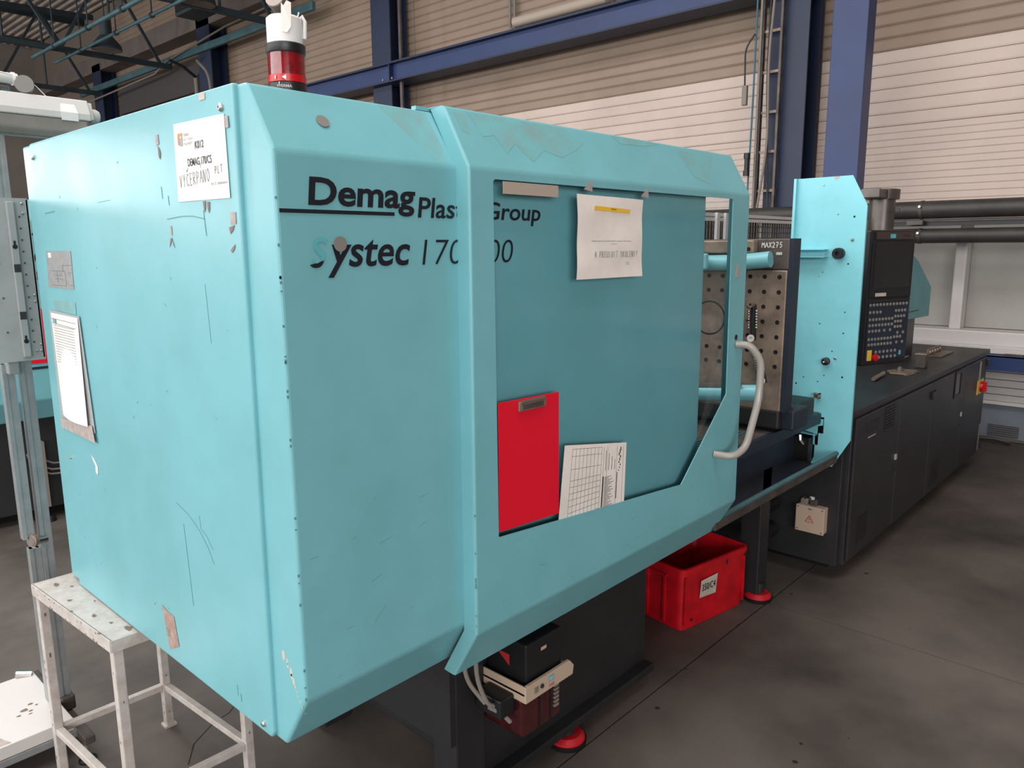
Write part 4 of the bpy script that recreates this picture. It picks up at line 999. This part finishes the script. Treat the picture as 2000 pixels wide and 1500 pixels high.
lb = MB(CM); lb.add([(.118, -.0005, .135), (.232, -.0005, .13), (.236, -.0055, .225), (.120, -.0055, .218)], [(0, 1, 2, 3)]); lb.build('paper_label', PAPER3, cr)
text('350/C4', CM @ frame((.127, -.0062, .166), (1, 0, 0), (0, -.02, 1)), .094, .032, INK, cr)
MB(CM).lathe((.07, .0015, .045), (0, -1, 0), [(0, .007), (.002, .007)], 12).build('rivet_hole', BLK, cr)

# ------------------------------------------------------------------ white stool under the end of the machine
H0 = 1.69
stl = thing('work_stool', (-.11, 1.0, 0), 'chipped white painted steel stool standing under the left end of the machine', 'stool')
def sc3(p): return V((C0[0]+p[0], C0[1]+p[1]))
C0 = (-.7338, -1.2388)
A_ = V((C0[0]+.369*H0, C0[1]+1.556*H0)); B_ = V((C0[0]+.387*H0, C0[1]+1.226*H0)); Cc = V((C0[0]+.588*H0, C0[1]+1.552*H0)); D__ = V((C0[0]+.602*H0, C0[1]+1.221*H0))
zt = .654
cs = [(A_.x, A_.y), (B_.x, B_.y), (D__.x+.02, D__.y), (Cc.x+.01, Cc.y)]
MB().sheet([(x, y, zt) for x, y in cs], -.004 if False else .004).build('seat_plate', WHITEP, stl, bevel=.002)
b = MB()
for i in range(4):
    p = cs[i]; q = cs[(i+1) % 4]; b.bar((*p, zt-.013), (*q, zt-.013), .006, .034)
b.build('seat_rim', WHITEP, stl)
ctr = V((sum(c[0] for c in cs)/4, sum(c[1] for c in cs)/4))
def ins(p, k=.018): d = ctr-V(p); return V(p)+V((math.copysign(k, d.x), math.copysign(k, d.y)))
legs = [ins(c) for c in cs]
lo_legs = [V((l.x, l.y)) for l in legs]
for l in legs: MB().bar((l.x, l.y, 0), (l.x, l.y, zt-.006), .028, .028, (0, 1, 0)).build('leg', WHITEP, stl, bevel=.003)
for i in range(4):
    p = legs[i]; q = legs[(i+1) % 4]; d = (q-p).normalized()*.014
    MB().bar((p.x+d.x, p.y+d.y, .155), (q.x-d.x, q.y-d.y, .155), .022, .022).build('stretcher', WHITEP, stl, bevel=.002)
MB().box(legs[3].x-.02, legs[3].x+.02, legs[3].y-.02, legs[3].y+.02, 0, .008).build('foot_pad', WHITEP, stl)
for x, y, r in ((-.055, 1.02, .010), (-.04, .94, .006), (-.07, 1.18, .009), (-.02, .87, .012), (-.03, 1.28, .006), (-.085, .90, .005), (-.06, 1.33, .011), (-.09, 1.10, .006), (-.02, 1.12, .005)):
    MB().sheet([(x+r*math.cos(a)*random.uniform(.4, 1.1), y+r*math.sin(a)*random.uniform(.8, 1.8), zt+.0041) for a in (0, 1.1, 2, 3.1, 4.2, 5.3)], .0004).build('paint_chip', CHIP, stl)
for k in range(26):
    p = cs[0]; q = cs[1]; t = random.random(); x = p[0]+(q[0]-p[0])*t-.0032; y = p[1]+(q[1]-p[1])*t; r = random.uniform(.002, .006); z = zt-.013+random.choice((-.014, .012, random.uniform(-.012, .012)))
    MB().sheet([(x, y+r*math.cos(a)*random.uniform(.7, 2), z+r*math.sin(a)*random.uniform(.3, .8)) for a in (0, 1.2, 2.4, 3.6, 4.8)], .0005).build('paint_chip', CHIP, stl)
for k in range(30):
    l = random.choice(legs); r = random.uniform(.002, .0045); z = random.uniform(.05, .62); sx = random.choice((0, 1))
    if sx: pts = [(l.x-.0143, l.y+random.uniform(-.001, .001)+r*math.cos(a), z+r*1.6*math.sin(a)) for a in (0, 1.2, 2.4, 3.6, 4.8)]; pts = [(l.x-.0143, a[1], a[2]) for a in pts]
    else: pts = [(l.x+r*math.cos(a), l.y-.0143, z+r*1.8*math.sin(a)) for a in (0, 1.2, 2.4, 3.6, 4.8)]
    MB().sheet(pts, .0003).build('paint_chip', CHIP, stl)

# ------------------------------------------------------------------ aluminium stand with lamp
ast = thing('profile_stand', (-.05, 1.6, 0), 'aluminium profile stand with a grey mounting box, at the left edge behind the stool', 'stand')
def profile(b, x, y, z0_, z1_, w_=.034):
    h = w_/2; k = .004
    b.box(x-h+.003, x+h-.003, y-h+k, y+h-k, z0_, z1_); 
    for sx in (-1, 1): 
        b.box(x+sx*(h-.006)-.006, x+sx*(h-.006)+.006, y-h, y+h, z0_, z1_)
b = MB(); profile(b, -.005, 1.60, .092, 2.04); b.build('upright', ALU, ast)
b = MB(); profile(b, -.055, 1.60, .74, 1.33); b.build('upright', ALU, ast)
b = MB(); profile(b, -.040, 1.61, .139, .70); b.build('upright', ALU, ast)
MB().cyl((-.055, 1.575, .735), (.0, 1.60, .725), .016, 14).build('clamp_tube', CHROME, ast, smooth=True)
MB().cyl((-.052, 1.575, .735), (-.040, 1.581, .733), .021, 14).build('clamp_collar', STEEL, ast, smooth=True)
MB().cyl((-.085, 1.86, .15), (-.04, 1.84, .14), .014, 10).build('clamp_tube', CHROME, ast, smooth=True)
bxx = MB().sheet([(-.30, 1.49, 1.35), (.028, 1.49, 1.35), (.028, 1.49, 1.842), (-.30, 1.49, 1.842)], -.006).build('mounting_box', GREYP, ast)
MB().box(-.30, .028, 1.49, 1.545, 1.842, 1.846).build('box_top_edge', GREYP, ast)
MB().box(-.30, .028, 1.485, 1.545, 1.348, 1.354).build('box_bottom_edge', GREYP, ast)
MB().box(-.034, -.012, 1.474, 1.49, 1.36, 1.835).build('box_ridge', GREYP, ast, bevel=.003)
MB().box(.024, .030, 1.49, 1.55, 1.35, 1.842).build('box_side_edge', GREYP, ast)
for x, z, r in ((.012, 1.83, .004), (.012, 1.80, .004), (.018, 1.55, .004), (.018, 1.53, .004), (.02, 1.395, .004), (.008, 1.375, .004), (.019, 1.375, .004)):
    screw((x, 1.489, z), (0, -1, 0), r, bxx)
for z in (1.70, 1.41): 
    MB().lathe((-.023, 1.4735, z), (0, -1, 0), [(0, .007), (.0006, .007)], 12).build('keyhole', BLKP, bxx); MB().box(-.026, -.020, 1.473, 1.4737, z, z+.018).build('keyhole_slot', BLKP, bxx)
for z in (1.635, 1.49): MB().box(-.032, -.014, 1.4732, 1.4738, z-.012, z+.012).build('square_cutout', BLK2, bxx)
for k in range(12):
    z = 1.79-k*.035; MB().box(-.002, .003, 1.4836, 1.4842, z-.003, z+.003).build('dimple', STEELD, bxx)
    if k % 3 == 1: MB().box(-.070, -.065, 1.4836, 1.4842, z-.003, z+.003).build('dimple', STEELD, bxx)
MB().box(-.062, -.030, 1.55, 1.60, 1.30, 1.35).build('box_bracket', GREYP, ast, bevel=.004)
MB().box(-.026, .008, 1.355, 1.95, .065, .092).build('base_rail', STEELD, ast, bevel=.003)
MB().box(-.80, -.76, 1.35, 1.95, .065, .092).build('base_rail', ALU, ast, bevel=.003)
for y in (1.45, 1.82): MB().box(-.78, -.02, y-.02, y+.02, .065, .092).build('cross_rail', ALU, ast, bevel=.003)
for x, y in ((-.017, 1.374), (-.017, 1.9), (-.78, 1.38)):
    MB().cyl((x, y, .01), (x, y, .066), .010, 10).build('foot_spindle', ZINC, ast, smooth=True)
    MB().lathe((x, y, 0), (0, 0, 1), [(0, .028), (.008, .028), (.018, .012)], 20).build('levelling_foot', BLKP, ast, smooth=True)
MB().box(-.026, .02, 1.565, 1.635, .092, .145).build('post_shoe', STEELD, ast, bevel=.006)
tb = MB().box(-.80, -.03, 1.43, 1.86, .0935, .138).build('white_board', WHITER, None, bevel=.003)
tag(tb, 'flat white board resting low on the aluminium stand, lower left corner', 'board')
ib = MB()
for x, y, r in ((-.13, 1.60, .012), (-.105, 1.63, .008), (-.15, 1.58, .007), (-.115, 1.585, .006), (-.09, 1.61, .005), (-.12, 1.565, .005)):
    ib.sheet([(x+r*math.cos(a)*random.uniform(.7, 1.5), y+r*math.sin(a)*random.uniform(.5, 1.2), .1384) for a in (0, 1, 2, 3, 4, 5.2)], .0003)
ib.build('worn_spot', CHIP, tb)
MB().sheet([(-.30, 1.44, .1384), (-.21, 1.436, .1384), (-.24, 1.52, .1384), (-.32, 1.53, .1384)], .0003).build('tape_patch', TAPE, tb)
# hanging lamp on the stand: weatherproof tube luminaire running along x
lm = thing('tube_luminaire', (-.2, 1.6, 2.04), 'grey weatherproof tube lamp at the upper left, above the machine end', 'lamp')
b = MB(); yz = [(-.05, 2.105), (-.05, 2.125), (-.028, 2.172), (.028, 2.172), (.05, 2.125), (.05, 2.105)]
b.sheet([(-1.0, 1.6+y, z) for y, z in yz], 1.26)
if max(p.x for p in b.v) < -.5: b = MB(); b.sheet([(-1.0, 1.6+y, z) for y, z in yz], -1.26)
b.build('housing', LAMPW, lm, bevel=.004)
b = MB(); prf = [(-.046, 2.105), (-.044, 2.065), (-.028, 2.045), (.028, 2.045), (.044, 2.065), (.046, 2.105)]
b.sheet([(-1.0, 1.6+y, z) for y, z in prf], 1.25)
if max(p.x for p in b.v) < -.5: b = MB(); b.sheet([(-1.0, 1.6+y, z) for y, z in prf], -1.25)
b.build('clear_cover', CLEAR, lm, bevel=.006)
for x in (.17, -.35): 
    MB().sheet([(x, 1.549, 2.100), (x+.05, 1.549, 2.100), (x+.05, 1.547, 2.125), (x+.045, 1.566, 2.158), (x+.005, 1.566, 2.158), (x, 1.547, 2.125)], -.002).build('side_clip', WHITE, lm)
MB().sheet([(.26, 1.56, 2.11), (.26, 1.64, 2.11), (.26, 1.63, 2.165), (.26, 1.57, 2.165)], .012).build('end_cap', LAMPW, lm, bevel=.003)
MB().lathe((.272, 1.6, 2.128), (1, 0, 0), [(0, .024), (.02, .022), (.028, .018)], 20).build('cable_gland', LAMPW, lm, smooth=True)
MB().lathe((.300, 1.6, 2.128), (1, 0, 0), [(0, .014), (.002, .013)], 16).build('gland_bore', BLKP, lm)
MB().cyl((-.25, 1.6, 2.215), (.07, 1.6, 2.215), .017, 16).build('carrier_tube', LAMPW, lm, smooth=True)
MB().cyl((-.25, 1.6, 2.185), (.04, 1.6, 2.185), .011, 14).build('lower_tube', STEELD, lm, smooth=True)
MB().lathe((.085, 1.585, 2.200), (-.35, -1, 0), [(-.012, .026), (.0, .027), (.012, .026)], 28).build('round_disc', GREYDOT, lm, smooth=True)
MB().box(.02, .045, 1.59, 1.61, 2.170, 2.19).build('hanger_foot', TEALP, lm)
for x in (-.08, .055): MB().cyl((x, 1.6, 2.215), (x+.008, 1.6, 2.215), .020, 16).build('tube_ring', WHITE, lm)
MB().tube(arc([(-.1, 1.6, 2.225), (.0, 1.59, 2.235), (.10, 1.58, 2.215), (.15, 1.6, 2.172)], .06), .0014, 6).build('thin_wire', WHITE, lm)
MB().cyl((-.02, 1.6, 2.21), (-.02, 1.6, 7.2), .002, 5).build('suspension_wire', CABLE, lm)
MB().cyl((-.8, 1.6, 2.17), (-.8, 1.6, 7.2), .002, 5).build('suspension_wire', CABLE, lm)

# ------------------------------------------------------------------ second machine behind
m2 = thing('moulding_machine', (1.0, 4.5, 0), 'second aqua machine in the background at the left edge, behind the stand', 'machine')
Y2 = 3.92
p2_ = [(.085, .667), (0, .798), (0, 1.86), (.08, 1.983), (1.3, 1.983), (1.3, .667)]
b = MB(); b.sheet([(-1.2, Y2+y, z) for y, z in p2_], 4.2)
if max(p.x for p in b.v) < 0: b = MB(); b.sheet([(-1.2, Y2+y, z) for y, z in p2_], -4.2)
g2_ = b.build('guard', AQ, m2, bevel=.007)
MB().box(-1.0, 3.0, Y2+.15, Y2+1.2, .08, .667).build('base', BLK, m2)
for x in (.62, .88): MB().box(x, x+.05, Y2+.09, Y2+.15, .10, .52).build('base_rib', CABLE, m2)
for x in (.66, .92): MB().lathe((x, Y2+.12, 0), (0, 0, 1), [(0, .04), (.04, .03)], 14).build('foot', BLKP, m2)
for r in (.10, .14, .17): MB().tube([(.75+r*math.cos(a*.4), Y2+.13-.02*r, .46+r*math.sin(a*.4)) for a in range(8, 17)], .006, 6).build('hose_loop', CABLE, m2, smooth=True)
def f2(x, z): return frame((x, Y2-.0015, z), (1, 0, 0), (0, 0, 1))
text('П', f2(.665, 1.712), .10, .075, INK, g2_, weight=.02)
text('МΛ', f2(.60, 1.617), .17, .068, INK, g2_, weight=.02)
text('3', f2(.685, 1.512), .035, .056, GREYINK, g2_, weight=-.01)
c2 = thing('clipboard', (.69, 3.9, 1.0), 'red clipboard hanging on the background machine at the left edge', 'clipboard')
MB().box(.56, .78, Y2-.006, Y2-.003, 1.02, 1.345).build('board', REDC, c2)
MB().box(.63, .70, Y2-.014, Y2-.006, 1.31, 1.33).build('clip', STEEL, c2)
MB().box(-1.0, 3.0, Y2-.004, Y2, .985, 1.0).build('trim_strip', NAVY, m2)

# ------------------------------------------------------------------ loose parts on the cabinet top
ZT = .8945
t = thing('bolted_bracket', (5.4, .25, ZT), 'steel bracket with a row of bolts on the cabinet top, farthest loose part', 'bracket')
MB().box(5.26, 5.60, .235, .25, ZT, ZT+.05).build('plate', STEEL, t, bevel=.003)
MB().box(5.26, 5.60, .15, .25, ZT, ZT+.008).build('foot', STEEL, t)
for k in range(5): MB().lathe((5.30+k*.065, .235, ZT+.026), (0, -1, 0), [(0, .016), (.012, .014)], 8).build('bolt', STEEL, t)
t = thing('steel_block', (4.72, .12, ZT), 'small square steel block standing on the cabinet top edge', 'block')
MB().box(4.66, 4.74, .10, .16, ZT, ZT+.085).build('body', STEELD, t, bevel=.004)
MB().box(4.655, 4.745, .095, .165, ZT+.085, ZT+.091).build('cap', STEEL, t, bevel=.002)
t = thing('clamp_plate', (4.38, .16, ZT), 'flat bright plate with a knob on the cabinet top, next to the panel', 'plate')
MB().sheet([(4.28, .11, ZT), (4.50, .10, ZT), (4.47, .20, ZT), (4.36, .24, ZT), (4.28, .20, ZT)], .012).build('plate', STEEL, t, bevel=.003)
MB().sheet([(4.26, .09, ZT), (4.52, .08, ZT), (4.51, .105, ZT), (4.27, .115, ZT)], .004).build('bright_edge', CHROME, t)
MB().lathe((4.38, .17, ZT+.012), (0, 0, 1), [(0, .022), (.02, .016), (.028, .008)], 16).build('knob', STEELD, t, smooth=True)
tag(MB().cyl((3.95, .19, ZT+.014), (4.20, .21, ZT+.016), .012, 12).build('steel_rod', STEEL, None, smooth=True), 'short round steel rod lying under the control panel', 'rod')
tag(MB().box(4.95, 5.2, .34, .46, ZT, ZT+.002).build('paper_sheet', PAPER3), 'pale paper sheet lying on the cabinet top behind the panel', 'paper')
print('objects', len(bpy.data.objects))
